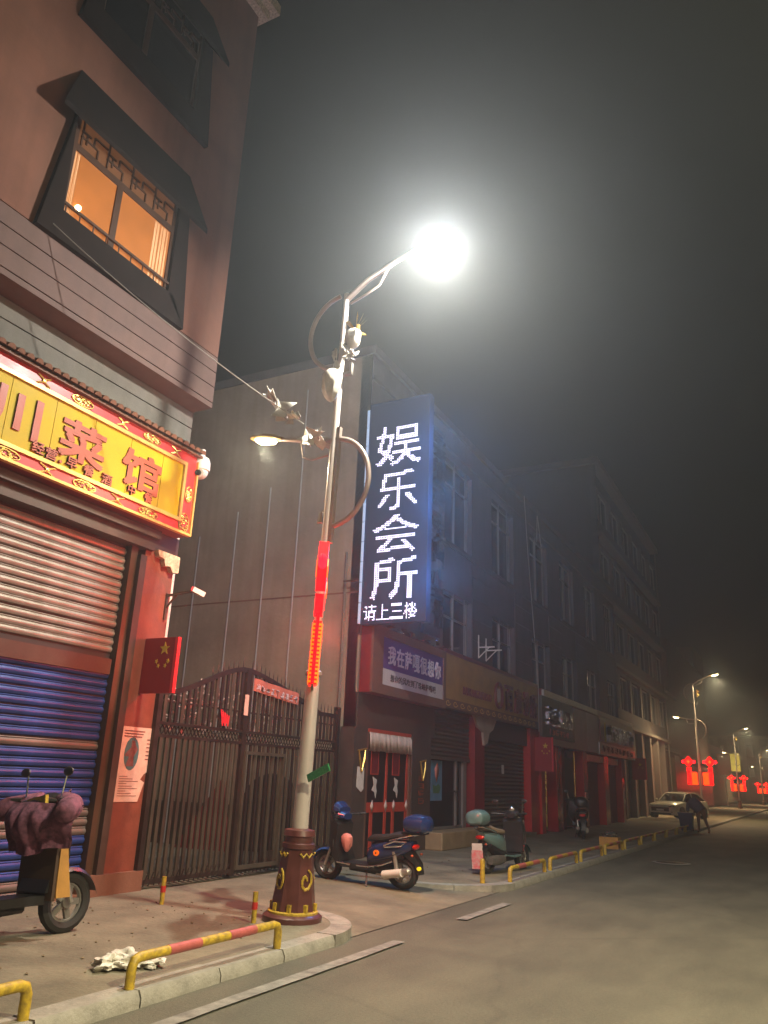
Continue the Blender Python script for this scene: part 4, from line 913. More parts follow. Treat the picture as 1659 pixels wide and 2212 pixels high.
B7 = thing('side_building', 'low shop building on the left just before the end of the street', 'building', (-11, 110, 0))
ob('wall', MB().box(-18, -10.2, 92.2, 140, .1, 6.8), 'b5_wall', B7)
ob('shop_front', MB().box(-10.2, -10.1, 93, 139, .3, 3.4), 'b6_wall', B7)
ls = thing('lit_shop_sign', 'small glowing yellow sign at the far end of the street', 'illuminated sign', (-9.2, 122, 5))
ob('panel', MB().box(-9.9, -8.6, 122, 122.2, 4.3, 6.6), 'lit_yellow', ls)
ob('frame', MB().box(-9.95, -8.55, 122.2, 122.3, 4.2, 6.7), 'frame_dark', ls)
ls = thing('pink_banner', 'pale pink hanging banner beside the far glowing yellow sign', 'banner', (-8.7, 100, 3))
ob('cloth', MB().box(-9.4, -8.0, 100, 100.05, 3.4, 5.6), 'banner_red', ls)
ob('pole', MB().tube([(-8.7, 100.2, .1), (-8.7, 100.2, 6.2)], .06, 8), 'white_plastic', ls)
# sand heap and rubble beyond the red shop
sd = MB(); N_ = 26
for j in range(N_ + 1):
    for i in range(N_ + 1):
        x = -8.3 + 3.2*i/N_; y = 42.5 + 4.5*j/N_
        e = max(0, min(1, 5*min(i, N_-i, j, N_-j)/N_)); sd.v.append((x, y, ZP - .02 + e*(.1 + .16*noise.noise(Vector((x*1.3, y*.9, 1))))))
for j in range(N_):
    for i in range(N_): a = j*(N_+1) + i; sd.f.append((a, a+1, a+N_+2, a+N_+1))
solo('sand_heap', MB().add([(a+6.7, b_-44.7, c-.1) for a, b_, c in sd.v], sd.f), 'gravel', 'low spread of sand and rubble on the pavement in front of the white car', 'sand', (-6.7, 44.7, .1), kind='stuff')

# ------------------------------------------------------------------ street lamps
def cable_curve(p, q, sag, n=14):
    p = Vector(p); q = Vector(q); return [p.lerp(q, k/n) - Vector((0, 0, sag*4*(k/n)*(1-k/n))) for k in range(n + 1)]
def arc(c, r, a0, a1, n=16, sx=1, sz=1):
    return [(c[0] + r*sx*math.cos(a0 + (a1-a0)*k/n), 0, c[1] + r*sz*math.sin(a0 + (a1-a0)*k/n)) for k in range(n + 1)]
def lamp_head(t, x, z, dirx, tilt, lens, power, colr, big=1.0, name='lamp_head', pf=1.0, sf=1.6):
    # slim curved housing along +-x with an emitting lens beneath
    s_ = dirx
    mb = MB().loft([(0, 0, 0, .05, .035), (.12, 0, .02, .1, .05), (.35, 0, .025, .14, .055), (.58, 0, .01, .12, .04), (.66, 0, 0, .07, .02)], 12)
    Mx = Matrix.Translation((x, 0, z)) @ Matrix.Rotation(0 if s_ > 0 else PI, 4, 'Z') @ Matrix.Rotation(-tilt, 4, 'Y') @ Matrix.Scale(big, 4)
    me = mb.mesh(name); me.transform(Mx); me.materials.append(M['housing']); h = bpy.data.objects.new(name, me); link(h, t)
    lb = MB().loft([(.16, 0, -.03, .07, .01), (.22, 0, -.045, .11, .03), (.5, 0, -.05, .11, .03), (.56, 0, -.03, .06, .01)], 12)
    me = lb.mesh('lens'); me.transform(Mx); me.materials.append(M[lens]); o = bpy.data.objects.new('lens', me); link(o, h)
    ld = bpy.data.lights.new('lamp_light', 'POINT'); ld.energy = power * pf; ld.color = colr; ld.shadow_soft_size = .06
    sd_ = bpy.data.lights.new('lamp_beam', 'SPOT'); sd_.energy = power * sf; sd_.color = (1.0, .88, .6) if lens == 'led_near' else colr; sd_.spot_size = math.radians(168); sd_.spot_blend = 1.0; sd_.shadow_soft_size = .08
    so = bpy.data.objects.new('lamp_beam', sd_); so.matrix_basis = Matrix.Translation(Mx @ Vector((.36, 0, -.15 / big))); link(so, h)
    lo = bpy.data.objects.new('lamp_light', ld); lo.matrix_basis = Matrix.Translation(Mx @ Vector((.36, 0, -.17 / big))); link(lo, h)
    return h
def knot(t, side, ang, zc=4.1):
    """glowing Chinese knot with tassel, side +1 / -1 of the pole, swung round the pole by ang"""
    A = Matrix.Rotation(ang, 4, 'Z'); c = .66*side
    def put(name, mb, m, par=t):
        me = mb.mesh(name); me.transform(A); me.materials.append(M[m]); o = bpy.data.objects.new(name, me); link(o, par); return o
    k = put('knot_lantern', MB().prism([(c, zc + .34), (c + .08, zc + .26), (c + .3, zc), (c + .08, zc - .24), (c, zc - .3), (c - .08, zc - .24), (c - .3, zc), (c - .08, zc + .26)], 'y', -.06, .06)
            .prism([(c - .14, zc - .36), (c + .14, zc - .36), (c + .1, zc - .5), (c + .12, zc - .6), (c - .12, zc - .6), (c - .1, zc - .5)], 'y', -.05, .05), 'knot_red')
    put('side_lobe', MB().blob((c - .34, 0, zc), (.1, .06, .1)).blob((c + .34, 0, zc), (.1, .06, .1)), 'knot_pink', k)
    put('core_diamond', MB().prism([(c, zc + .12), (c + .1, zc), (c, zc - .12), (c - .1, zc)], 'y', -.072, .072), 'lantern_orange', k)
    ts = MB()
    for j in range(5): ts.tube([(c - .1 + .05*j, 0, zc - .6), (c - .1 + .05*j, 0, zc - 1.42)], .02, 6)
    put('tassel', ts, 'knot_red', k)
    b0, b1 = (c + .16, c + .46) if side < 0 else (c - .46, c - .16)
    bx = put('box_lantern', MB().box(b0, b1, -.05, .05, zc - 1.42, zc - .64), 'lantern_core')
    sl_ = MB()
    for j in range(15): sl_.box(b0 - .012, b1 + .012, -.062, .062, zc - 1.4 + .05*j, zc - 1.375 + .05*j)
    put('glowing_slat', sl_, 'lantern_orange', bx)
    near_ = abs(ang) > .5
    kl = bpy.data.lights.new('added_knot_glow', 'POINT'); kl.energy = KNOT * (4.5 if near_ and side < 0 else .12 if near_ else .25); kl.color = (1.0, .06, .03); kl.shadow_soft_size = .15  # added point light; the strong one hangs past the near lantern to redden the wall
    ko = bpy.data.objects.new('added_knot_glow', kl); ko.matrix_basis = A @ Matrix.Translation((-1.25, .05, zc - .5) if near_ and side < 0 else (c, -.22, zc - .5)); link(ko, k)
    put('bracket', MB().bar((0, 0, zc - .62), (c, 0, zc - .62), .03).bar((0, 0, zc - 1.44), (c, 0, zc - 1.44), .03), 'frame_dark')
def lamp_post(label, loc, scale, lean, kang, kz, lens1, lens2, p1, p2, c1, c2, near=False):
    t = bpy.data.objects.new('street_lamp', None); t.empty_display_size = .3
    t.matrix_basis = Matrix.Translation(loc) @ Matrix.Rotation(lean, 4, 'Y') @ Matrix.Scale(scale, 4); link(t)
    tag(t, label, 'street lamp', 'tall street lamps with red knot lanterns along the kerb')
    def p(name, mb, m, par=t): return ob(name, mb, m, par, local=True)
    p('plinth', MB().lathe([(.35, -.02), (.35, .06), (.31, .09)], n=20), 'pole_base')
    ba = p('pedestal', MB().lathe([(.275, .09), (.225, .45), (.185, .78)], n=8), 'pole_base')
    p('collar', MB().lathe([(.17, .78), (.2, .79), (.2, .84), (.17, .86), (.17, .91), (.195, .93), (.18, .99), (.1, 1.01)], n=20), 'pole_base')
    gd = MB()
    for k in range(8):
        a = 2*PI*k/8 + PI/8; gd.box(.255*math.cos(a) - .02, .255*math.cos(a) + .02, .255*math.sin(a) - .02, .255*math.sin(a) + .02, .09, .2)
    gd.lathe([(.3, .09), (.3, .11), (.27, .12)], n=16)
    p('gilt_foot', gd, 'yellow_paint', ba)
    for k in range(4):
        a = -PI/2 + PI/4 + k*PI/2 + math.radians(20)
        r_ = .222; Z = .45; em = MB(); ux, uy = -math.sin(a), math.cos(a)
        q = random.Random(k)
        for j in range(9):
            b_ = j*.75; rr_ = .02 + .008*j
            em.tube([(r_*math.cos(a) + ux*rr_*math.cos(b_ + t_*.5), r_*math.sin(a) + uy*rr_*math.cos(b_ + t_*.5), Z + 1.5*rr_*math.sin(b_ + t_*.5)) for t_ in range(4)], .012, 5)
        p('gilt_dragon', em, 'yellow_paint', ba)
        p('gilt_bracket', MB().tube([((r_-.03)*math.cos(a) + ux*s_, (r_-.03)*math.sin(a) + uy*s_, zz) for s_, zz in ((-.08, .74), (-.04, .7), (0, .74), (.04, .7), (.08, .74))], .012, 5), 'yellow_paint', ba)
    p('lower_shaft', MB().tube([(0, 0, 1.0), (0, 0, 2.85)], [.1, .085], 20), 'pole_white')
    p('shaft_ring', MB().lathe([(.088, 2.82), (.108, 2.84), (.108, 2.88), (.088, 2.9)], n=20), 'arm_paint')
    p('upper_shaft', MB().tube([(0, 0, 2.88), (0, 0, 8.5)], [.068, .042], 16), 'pole_white')
    p('cable_duct', MB().box(.05, .1, -.035, .035, 4.6, 6.3), 'arm_paint')
    p('clamp', MB().box(-.12, -.07, -.04, .04, 4.9, 5.05).box(-.16, -.1, -.02, .02, 4.9, 4.93).box(.06, .2, -.03, .03, 7.12, 7.16).box(.17, .2, -.03, .03, 7.12, 7.3), 'steel')
    # upper arm over the road with its ring
    p('upper_arm', MB().tube([(0, 0, 8.4), (.35, 0, 8.66), (.8, 0, 8.86), (1.15, 0, 8.98)], [.045, .04, .035, .03], 10), 'arm_paint')
    p('upper_ring', MB().tube(arc((-.02, 7.87), .56, PI*.55, PI*1.48, 20, 1.0, 1.12), .036, 10), 'arm_paint')
    p('upper_brace', MB().tube([(.08, 0, 8.32), (.3, 0, 8.4), (.55, 0, 8.52), (.68, 0, 8.78)], .018, 8), 'arm_paint')
    # lower arm over the pavement
    p('lower_arm', MB().tube([(0, 0, 6.12), (-.5, 0, 6.18), (-.95, 0, 6.26)], [.04, .034, .028], 10), 'arm_paint')
    p('lower_ring', MB().tube(arc((.04, 5.48), .56, -PI*.5, PI*.5, 20, 1.0, 1.15), .036, 10), 'arm_paint')
    p('lower_brace', MB().tube([(-.08, 0, 5.9), (-.35, 0, 5.86), (-.5, 0, 5.92), (-.56, 0, 6.18)], .016, 8), 'arm_paint')
    lamp_head(t, 1.1, 8.98, 1, math.radians(12), lens1, p1, c1, 1.0, pf=1.0 if near else .12, sf=1.0 if near else 3.2)
    lamp_head(t, -.9, 6.26, -1, math.radians(8), lens2, p2, c2, .85, pf=.5 if near else .12, sf=2.2 if near else 3.0)
    knot(t, -1, kang, kz); knot(t, 1, kang, kz)
    # leaf and flower ornament
    fl = MB()
    q = random.Random(4)
    for k in range(9):
        a = q.uniform(0, 2*PI); fl.add([(.2, 0, 7.85), (.2 + .14*math.cos(a) - .03*math.sin(a), .03, 7.85 + .2*math.sin(a) + .03*math.cos(a)), (.2 + .3*math.cos(a)*.8, -.02, 7.85 + .3*math.sin(a)), (.2 + .14*math.cos(a) + .03*math.sin(a), -.03, 7.85 + .2*math.sin(a) - .03*math.cos(a))], [(0,1,2),(0,2,3),(0,3,1),(1,3,2)])
    fl.tube([(.05, 0, 7.7), (.12, 0, 7.8), (.2, 0, 7.85)], .015, 5).tube([(.24, 0, 7.74), (.24, 0, 7.92)], .03, 6)
    p('flower_ornament', fl, 'gold')
    return t
NL = (-5.2, 8.02, ZP)
near_lamp = lamp_post('nearest street lamp, with a blazing white head, maroon base and snagged plastic film', NL, .925, math.radians(1.55), math.radians(-58), 4.1, 'led_near', 'led_low', LAMP, 120, (1.0, .97, .93), (1.0, .84, .55), True)
f1 = lamp_post('street lamp beside the white car, its pair of red knots facing the viewer', (-6.0, 53, .05), .925, 0, math.radians(-4), 3.45, 'led_far', 'led_far', 1000, 260, (1.0, .78, .42), (1.0, .72, .35))
def place_lamp(loc, sc_, lab):
    c = copy_tree(f1); c.matrix_basis = Matrix.Translation(loc) @ Matrix.Scale(sc_, 4); c['label'] = lab
opp = copy_tree(f1); opp.matrix_basis = Matrix.Translation((7.0, 3.0, .1)) @ Matrix.Rotation(PI, 4, 'Z') @ Matrix.Scale(.98, 4)
for o_ in opp.children_recursive:
    if o_.type == 'LIGHT':
        o_.data = o_.data.copy(); o_.data.energy *= OPP; o_.data.color = (1.0, .87, .54)
opp['label'] = 'street lamp standing alone on the opposite kerb of the road'
place_lamp((-6.55, 88, 0), .84, 'third street lamp from the camera, just past the white car')
place_lamp((-6.1, 121, 0), .78, 'farthest street lamp at the right edge of the picture')

# plastic film caught on the near lamp
def film(seed, pts, r):
    q = random.Random(seed); mb = MB()
    for (a, b_) in zip(pts[:-1], pts[1:]):
        a = Vector(a); b_ = Vector(b_)
        for k in range(5):
            o1 = Vector((q.uniform(-r, r), q.uniform(-r, r), q.uniform(-r, r))); o2 = Vector((q.uniform(-r, r), q.uniform(-r, r), q.uniform(-r, r)))
            o3 = Vector((q.uniform(-r, r), q.uniform(-r, r), q.uniform(-r, r)))*1.8
            P_ = [a + o1*.6, a.lerp(b_, .5) + o2, b_ + o3*.5, a.lerp(b_, .4) + o3]
            P_ += [v + Vector((.004, .006, .004)) for v in P_]
            mb.add(P_, [(0,1,2,3),(7,6,5,4),(0,4,5,1),(1,5,6,2),(2,6,7,3),(3,7,4,0)])
    return mb
def put_film(name, mb, lab, m='bag_plastic', cat='plastic bag'):
    if cat != 'wire': mb.v = [(v[0]*.925, v[1]*.925, 1.6 + (v[2]-1.6)*.925) for v in mb.v]
    c = Vector((0, 0, 0))
    for v in mb.v: c += Vector(v)
    c /= len(mb.v); mb.v = [tuple(Vector(v) - c) for v in mb.v]
    o = solo(name, mb, m, lab, cat, c); return o
def bagshape(c, w_, h_, seed, tail=.12):
    mb = MB(); n = 14; prof = [(0.02, .5), (.3, .44), (.48, .3), (.5, .08), (.42, -.15), (.28, -.34), (.16, -.44), (.02, -.5)]
    for i, (r, z) in enumerate(prof):
        for k in range(n):
            a = 2*PI*k/n; m_ = 1 + .22*noise.noise(Vector((math.cos(a)*2 + seed, math.sin(a)*2, z*3))); fold = 1 - .12*(k % 2)*(1 if z < .1 else .3)
            mb.v.append((c[0] + r*w_*math.cos(a)*m_*fold, c[1] + r*w_*math.sin(a)*m_*fold*.8, c[2] + z*h_))
    for i in range(len(prof)-1):
        for k in range(n): a = i*n + k; b_ = i*n + (k+1) % n; mb.f.append((a, b_, b_+n, a+n))
    return mb
put_film('plastic_bag', bagshape((-5.4, 8.42, 6.82), .33, .52, 2), 'teardrop shaped plastic bag hugging the near lamp pole above the lower arm')
put_film('plastic_bag', bagshape((-5.17, 8.55, 7.58), .26, .34, 5).add([(v[0], v[1]-.0, v[2]) for v in film(3, [(-5.3, 8.55, 7.5), (-5.2, 8.5, 7.3), (-5.12, 8.5, 7.25)], .06).v], film(3, [(-5.3, 8.55, 7.5), (-5.2, 8.5, 7.3), (-5.12, 8.5, 7.25)], .06).f), 'puffed plastic bag hanging from the flower ornament of the near lamp')
put_film('plastic_film', film(6, [(-6.62, 8.62, 6.98), (-6.52, 8.6, 6.86), (-6.42, 8.6, 6.72)], .14), 'ragged plastic film on the overhead wire, farthest from the near lamp pole')
put_film('plastic_film', film(7, [(-6.42, 8.6, 6.72), (-6.2, 8.6, 6.58), (-6.05, 8.6, 6.48)], .08), 'long twisted plastic film on the overhead wire, next to the near lamp pole')
put_film('plastic_film', film(8, [(-5.83, 8.6, 6.22), (-5.72, 8.6, 6.1), (-5.58, 8.6, 6.12)], .13), 'crumpled clump of plastic film at the joint of the near lamp lower arm')
put_film('pole_rope', film(9, [(-5.46, 8.55, 7.5), (-5.44, 8.55, 7.3), (-5.44, 8.55, 7.1)], .035), 'knotted rope wound round the near lamp pole above the teardrop bag', 'bag_plastic', 'rope')
wr = MB().tube(cable_curve((XO + .02, 5.2, 8.1), (-5.5, 7.96, 6.04), .12), .007, 5); put_film('overhead_wire', wr, 'thin wire running from the rose building down to the near street lamp', 'cable', 'wire')
gt = MB().bar((-5.42, 8.5, 1.56), (-5.1, 8.45, 1.7), .02, .09); put_film('green_tape', gt, 'short strip of glittering green tape sticking out from the near lamp pole', 'green_tape', 'tape')

# ------------------------------------------------------------------ low rails and posts
def rail(y0, y1, x, lab, bands=True):
    t = thing('low_rail', lab, 'low rail', (x, (y0+y1)/2, ZP), group='low striped tube rails along the kerb')
    r = .036; h = .2; hl = (y1-y0)/2
    path = [(0, -hl, 0), (0, -hl, h - .06), (0, -hl + .02, h - .015), (0, -hl + .07, h), (0, hl - .07, h), (0, hl - .02, h - .015), (0, hl, h - .06), (0, hl, 0)]
    ob('tube', MB().tube(path, r, 12), 'yellow_paint', t, local=True)
    if bands:
        n = 5; L_ = 2*hl/n
        for k in (1, 3): ob('red_band', MB().tube([(0, -hl + L_*k, h), (0, -hl + L_*(k+1), h)], r + .002, 12), 'pink_paint', t, local=True)
    return t
rail(2.1, 3.98, -4.5, 'striped low rail cut off by the bottom left corner of the picture')
rail(4.88, 6.72, -4.5, 'striped low rail in front of the base of the near street lamp')
names = ['first', 'second', 'third', 'fourth', 'fifth', 'sixth', 'seventh', 'eighth', 'ninth', 'tenth']
for k in range(10):
    y0 = 13.25 + 2.28*k; rail(y0, y0 + 1.92, -4.5, '%s low rail beyond the driveway, counting away from the teal scooter' % names[k])
solo('yellow_post', MB().tube([(0, 0, 0), (0, 0, .32)], .04, 12).blob((0, 0, .32), .04), 'yellow_paint', 'single plain yellow post on the kerb corner behind the teal scooter number plate', 'post', (-4.78, 12.75, ZP))
for (x, y, lab) in ((-6.95, 7.9, 'short yellow post with a red band nearest the foot of the gate'), (-5.42, 7.62, 'short yellow post with a red band closest to the near street lamp')):
    t = thing('banded_post', lab, 'post', (x, y, ZP), group='short banded posts on the near pavement')
    ob('post', MB().tube([(0, 0, 0), (0, 0, .3)], .028, 10), 'yellow_paint', t, local=True)
    ob('band', MB().tube([(0, 0, .13), (0, 0, .2)], .031, 10), 'red_band', t, local=True)
wbm = MB().blob((0, 0, .05), (.13, .1, .06), 24, 36, .8, 3).blob((.05, .14, .03), (.14, .1, .035), 18, 30, .9, 8).blob((-.08, -.1, .04), (.1, .12, .05), 18, 30, .9, 5)
solo('plastic_bag', wbm, 'bag_white', 'white plastic bag lying on the pavement behind the nearest complete striped rail', 'plastic bag', (-4.98, 5.35, ZP + .01))
cw = thing('cardboard_box', 'open cardboard box with rubbish standing between the low rails', 'box', (-4.85, 22.3, ZP))
ob('carton', MB().box(-.24, .24, -.2, .2, 0, .28), 'apron', cw, local=True)
ob('rubbish', MB().blob((0, 0, .31), (.18, .16, .1), 12, 20, .8, 2), 'panel_grey', cw, local=True)
q = random.Random(33)
sf = MB()
for k in range(260):
    x = q.uniform(-7.9, -4.8); y = q.choice((q.uniform(3, 8.4), q.uniform(12.5, 30))); s_ = q.uniform(.006, .02); sf.blob((x, y, ZP + s_*.4), (s_, s_*q.uniform(.6, 1.4), s_*.6), 2, 5)
o = solo('grit', sf, 'gravel', 'loose grit scattered over the pavement', 'grit', (0, 0, 0), kind='stuff')

# ------------------------------------------------------------------ scooters
def wheel(t, x, r, wd=.05, name='wheel'):
    w_ = ob(name, MB().add(*torus((x, 0, r), r - wd*.8, wd, 20, 8)), 'tyre', t, local=True)
    rm = MB().tube([(x, -.045, r), (x, .045, r)], r*.2, 12)
    for k in range(5):
        a = 2*PI*k/5; rm.bar((x + r*.15*math.cos(a), 0, r + r*.15*math.sin(a)), (x + (r-wd*1.2)*math.cos(a), 0, r + (r-wd*1.2)*math.sin(a)), .05, .03, up=(0, 1, 0))
    rv, rf = torus((x, 0, r), r - wd*1.7, .022, 20, 6); rm.add(rv, rf)
    ob('rim', rm, 'rim', w_, local=True)
def torus(c, R_, r, n=20, m=8):
    vs = []; fs = []
    for i in range(n):
        a = 2*PI*i/n
        for j in range(m):
            b_ = 2*PI*j/m; rr_ = R_ + r*math.cos(b_); vs.append((c[0] + rr_*math.cos(a), c[1] + r*math.sin(b_), c[2] + rr_*math.sin(a)))
    for i in range(n):
        for j in range(m): fs.append((i*m + j, ((i+1) % n)*m + j, ((i+1) % n)*m + (j+1) % m, i*m + (j+1) % m))
    return vs, fs
def scooter(lab, loc, heading, body, fender, shield, seat, box=None, mirrors=True, sc_=1.0, dx=1.0, dz=1.0, retro=False, plate=False, head_cover=None, name='scooter'):
    t = bpy.data.objects.new(name, None); t.matrix_basis = Matrix.Translation(loc) @ Matrix.Rotation(heading, 4, 'Z') @ Matrix.Rotation(math.radians(-3), 4, 'X') @ Matrix.Diagonal((sc_*dx, sc_, sc_*dz, 1)); link(t)
    tag(t, lab, 'scooter')
    P_ = lambda n, mb, m, par=t: ob(n, mb, m, par, local=True)
    wheel(t, .64, .235); wheel(t, -.62, .235)
    P_('fork', MB().tube([(.64, .085, .24), (.52, .06, .6)], .02, 8).tube([(.64, -.085, .24), (.52, -.06, .6)], .02, 8).tube([(.52, 0, .55), (.42, 0, .98)], .03, 8), 'steel')
    ff = MB()
    for k in range(9):
        a = math.radians(15 + 15*k); ff.v += [(.64 + .275*math.cos(a), yy, .235 + .275*math.sin(a) - (.03 if abs(yy) > .05 else 0)) for yy in (-.075, -.05, .05, .075)]
    for k in range(8):
        for j in range(3): a = 4*k + j; ff.f.append((a, a+1, a+5, a+4))
    P_('front_fender', ff, fender)
    P_('leg_shield', MB().loft([(.36, 0, .42, .17, .14), (.42, 0, .6, .2, .2), (.5, 0, .7, .16, .14), (.56, 0, .62, .1, .08)], 14).prism([(.3, .34), (.4, .34), (.5, .6), (.47, .92), (.4, .98), (.34, .9), (.38, .6)], 'y', -.19, .19), shield)
    P_('front_panel', MB().loft([(.42, 0, .78, .13, .16), (.5, 0, .74, .12, .16), (.56, 0, .66, .08, .1)], 12), body)
    P_('headset', MB().loft([(.3, 0, 1.02, .1, .05), (.38, 0, 1.04, .15, .075), (.46, 0, 1.02, .13, .07), (.52, 0, .98, .06, .04)], 12), head_cover or shield)
    P_('headlight', MB().blob((.5, 0, 1.0), (.04, .07, .05)), 'white_plastic')
    P_('handlebar', MB().tube([(.26, -.34, 1.05), (.34, -.2, 1.04), (.38, 0, 1.03), (.34, .2, 1.04), (.26, .34, 1.05)], .017, 8), 'black_plastic')
    for s_ in (-1, 1):
        P_('grip', MB().tube([(.24, .36*s_, 1.05), (.28, .27*s_, 1.05)], .022, 8), 'seat_black')
        if mirrors:
            m_ = P_('mirror', MB().blob((.3, .3*s_, 1.28), (.02, .065, .04), 6, 10), 'black_plastic'); P_('stalk', MB().tube([(.3, .24*s_, 1.04), (.31, .27*s_, 1.25)], .008, 6), 'chrome', m_)
    P_('floorboard', MB().box(-.16, .34, -.15, .15, .25, .32), 'black_plastic')
    P_('underbody', MB().loft([(-.5, 0, .3, .08, .08), (-.3, 0, .26, .12, .1), (.2, 0, .24, .1, .05)], 10), 'black_plastic')
    P_('rear_body', MB().loft([(-.1, 0, .42, .1, .12), (-.18, 0, .48, .15, .19), (-.4, 0, .55, .17, .17), (-.62, 0, .6, .15, .13), (-.8, 0, .66, .09, .07)], 14), body)
    P_('lower_trim', MB().loft([(-.14, 0, .34, .13, .07), (-.4, 0, .38, .15, .08), (-.66, 0, .5, .12, .07)], 12), 'black_plastic')
    P_('seat', MB().loft([(-.08, 0, .69, .07, .03), (-.16, 0, .72, .13, .055), (-.4, 0, .74, .14, .06), (-.56, 0, .79, .13, .06), (-.74, 0, .8, .1, .04)], 14), seat)
    P_('rear_fender', MB().prism([(-.6, .5), (-.78, .58), (-.9, .4), (-.92, .24), (-.88, .24), (-.84, .38), (-.7, .48)], 'y', -.06, .06), 'black_plastic')
    P_('tail_light', MB().blob((-.83, 0, .64), (.03, .09, .04)), 'tail_red')
    for s_ in (-1, 1): P_('indicator', MB().blob((-.84, .12*s_, .52), (.02, .025, .02)), 'letter_red')
    P_('grab_rail', MB().tube([(-.5, .15, .72), (-.7, .16, .78), (-.84, .1, .82), (-.88, 0, .83), (-.84, -.1, .82), (-.7, -.16, .78), (-.5, -.15, .72)], .013, 8), 'chrome')
    P_('brake_cable', MB().tube([(.3, -.26, 1.05), (.42, -.2, 1.14), (.5, -.08, 1.06), (.52, -.02, .9)], .006, 5).tube([(.3, .26, 1.05), (.42, .22, 1.12), (.5, .1, 1.05), (.52, .02, .9)], .006, 5), 'black_plastic')
    P_('panel_seam', MB().tube([(-.14, .145, .56), (-.3, .178, .66), (-.5, .172, .69), (-.7, .14, .7)], .006, 5).tube([(-.16, .15, .4), (-.4, .182, .44), (-.64, .155, .54)], .007, 5), 'black_plastic')
    P_('shock_absorber', MB().tube([(-.6, .12, .28), (-.56, .13, .56)], .03, 10), 'steel')
    P_('foot_peg', MB().bar((-.3, .12, .3), (-.3, .26, .3), .03), 'black_plastic')
    P_('engine', MB().loft([(-.2, -.05, .24, .1, .08), (-.4, -.06, .23, .12, .1), (-.66, -.09, .23, .06, .07)], 10), 'rim')
    P_('exhaust', MB().tube([(-.28, .13, .2), (-.4, .15, .2), (-.42, .15, .21), (-.82, .16, .3), (-.84, .16, .3)], [.015, .02, .05, .055, .03], 12), 'steel')
    P_('stand', MB().tube([(-.1, .1, .22), (-.16, .2, .01)], .012, 6), 'black_plastic')
    if box: P_('top_box', MB().loft([(-.7, 0, .97, .1, .08), (-.73, 0, .98, .17, .12), (-.84, 0, .99, .2, .15), (-1.0, 0, .98, .17, .13), (-1.05, 0, .97, .1, .08)], 16), box)
    if box: P_('box_rack', MB().box(-.98, -.66, -.1, .1, .83, .86), 'black_plastic')
    if plate:
        P_('number_plate', MB().bar((-.92, 0, .5), (-.94, 0, .4), .2, .01, up=(1, 0, 0)).box(-.94, -.93, -.1, .1, .42, .54), 'paper_w')
        P_('mud_flap', MB().box(-.945, -.93, -.11, .11, .1, .42), 'plate_red')
    return t
# blue and black scooter by the driveway, facing the gate (left in the picture)
s1 = scooter('navy blue and black scooter with a pink bag and blue top box at the driveway', (-6.2, 11.5, .075), math.radians(172), 'blue_paint', 'blue_fender', 'black_plastic', 'seat_black', 'blue_paint', mirrors=False, sc_=1.02, dx=1.1, dz=.9, head_cover='blue_paint')
P1 = lambda n, mb, m: ob(n, mb, m, s1, local=True)
P1('windscreen', MB().loft([(.36, 0, 1.12, .14, .05), (.44, 0, 1.16, .17, .1), (.5, 0, 1.1, .1, .06)], 12), 'blue_paint')
P1('side_trim', MB().tube([(.34, .2, .33), (.1, .21, .31)], .016, 8).tube([(0, .21, .31), (-.2, .2, .31), (-.4, .19, .35), (-.56, .18, .42)], .016, 8), 'chrome')
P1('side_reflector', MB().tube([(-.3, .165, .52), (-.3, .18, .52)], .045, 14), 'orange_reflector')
P1('reflector_hole', MB().tube([(-.3, .178, .52), (-.3, .185, .52)], .012, 8), 'black_plastic')
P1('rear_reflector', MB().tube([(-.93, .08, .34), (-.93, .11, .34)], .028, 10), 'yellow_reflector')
P1('seat_rail', MB().tube([(-.42, .17, .64), (-.6, .18, .72), (-.78, .16, .72), (-.7, .18, .66), (-.44, .18, .62)], .016, 8), 'chrome')
P1('exhaust_shield', MB().tube([(-.42, .16, .21), (-.72, .18, .27)], .062, 14), 'white_plastic')
hb = bagshape((.25, .1, .62), .18, .3, 4); o = solo('hanging_bag', MB().add(hb.v, hb.f), 'pink_bag', 'small pink bag hanging from the handlebar of the navy scooter', 'bag', (0, 0, 0))
o.matrix_basis = s1.matrix_basis.copy()
# teal retro scooter
s2 = scooter('grey teal retro scooter with a teal top box and red number flap at the kerb', (-5.08, 14.7, ZP), math.radians(80), 'teal_paint', 'teal_paint', 'black_plastic', 'seat_tan', 'teal_paint', sc_=1.0, dz=.92, retro=True, plate=True, head_cover='black_plastic')
P2_ = lambda n, mb, m: ob(n, mb, m, s2, local=True)
P2_('round_instrument', MB().blob((.36, 0, 1.13), (.05, .07, .06)), 'chrome')
P2_('chrome_shield_rim', MB().tube([(.36, -.2, .36), (.44, -.22, .65), (.42, -.2, .92), (.38, -.1, 1.0)], .014, 8).tube([(.36, .2, .36), (.44, .22, .65), (.42, .2, .92), (.38, .1, 1.0)], .014, 8), 'chrome')
P2_('teal_footboard', MB().loft([(-.2, 0, .3, .16, .03), (.1, 0, .27, .18, .04), (.32, 0, .28, .17, .04)], 12), 'teal_paint')
# dark scooter in front of the red shop
s3 = scooter('dark motor scooter with black leg covers parked before the red shop front', (-6.5, 25.9, ZP), math.radians(110), 'black_plastic', 'black_plastic', 'black_plastic', 'seat_black', 'black_plastic', sc_=1.05)
ob('leg_cover', MB().blob((.35, 0, .75), (.22, .32, .34), 8, 12, .3, 2), 'seat_black', s3, local=True)
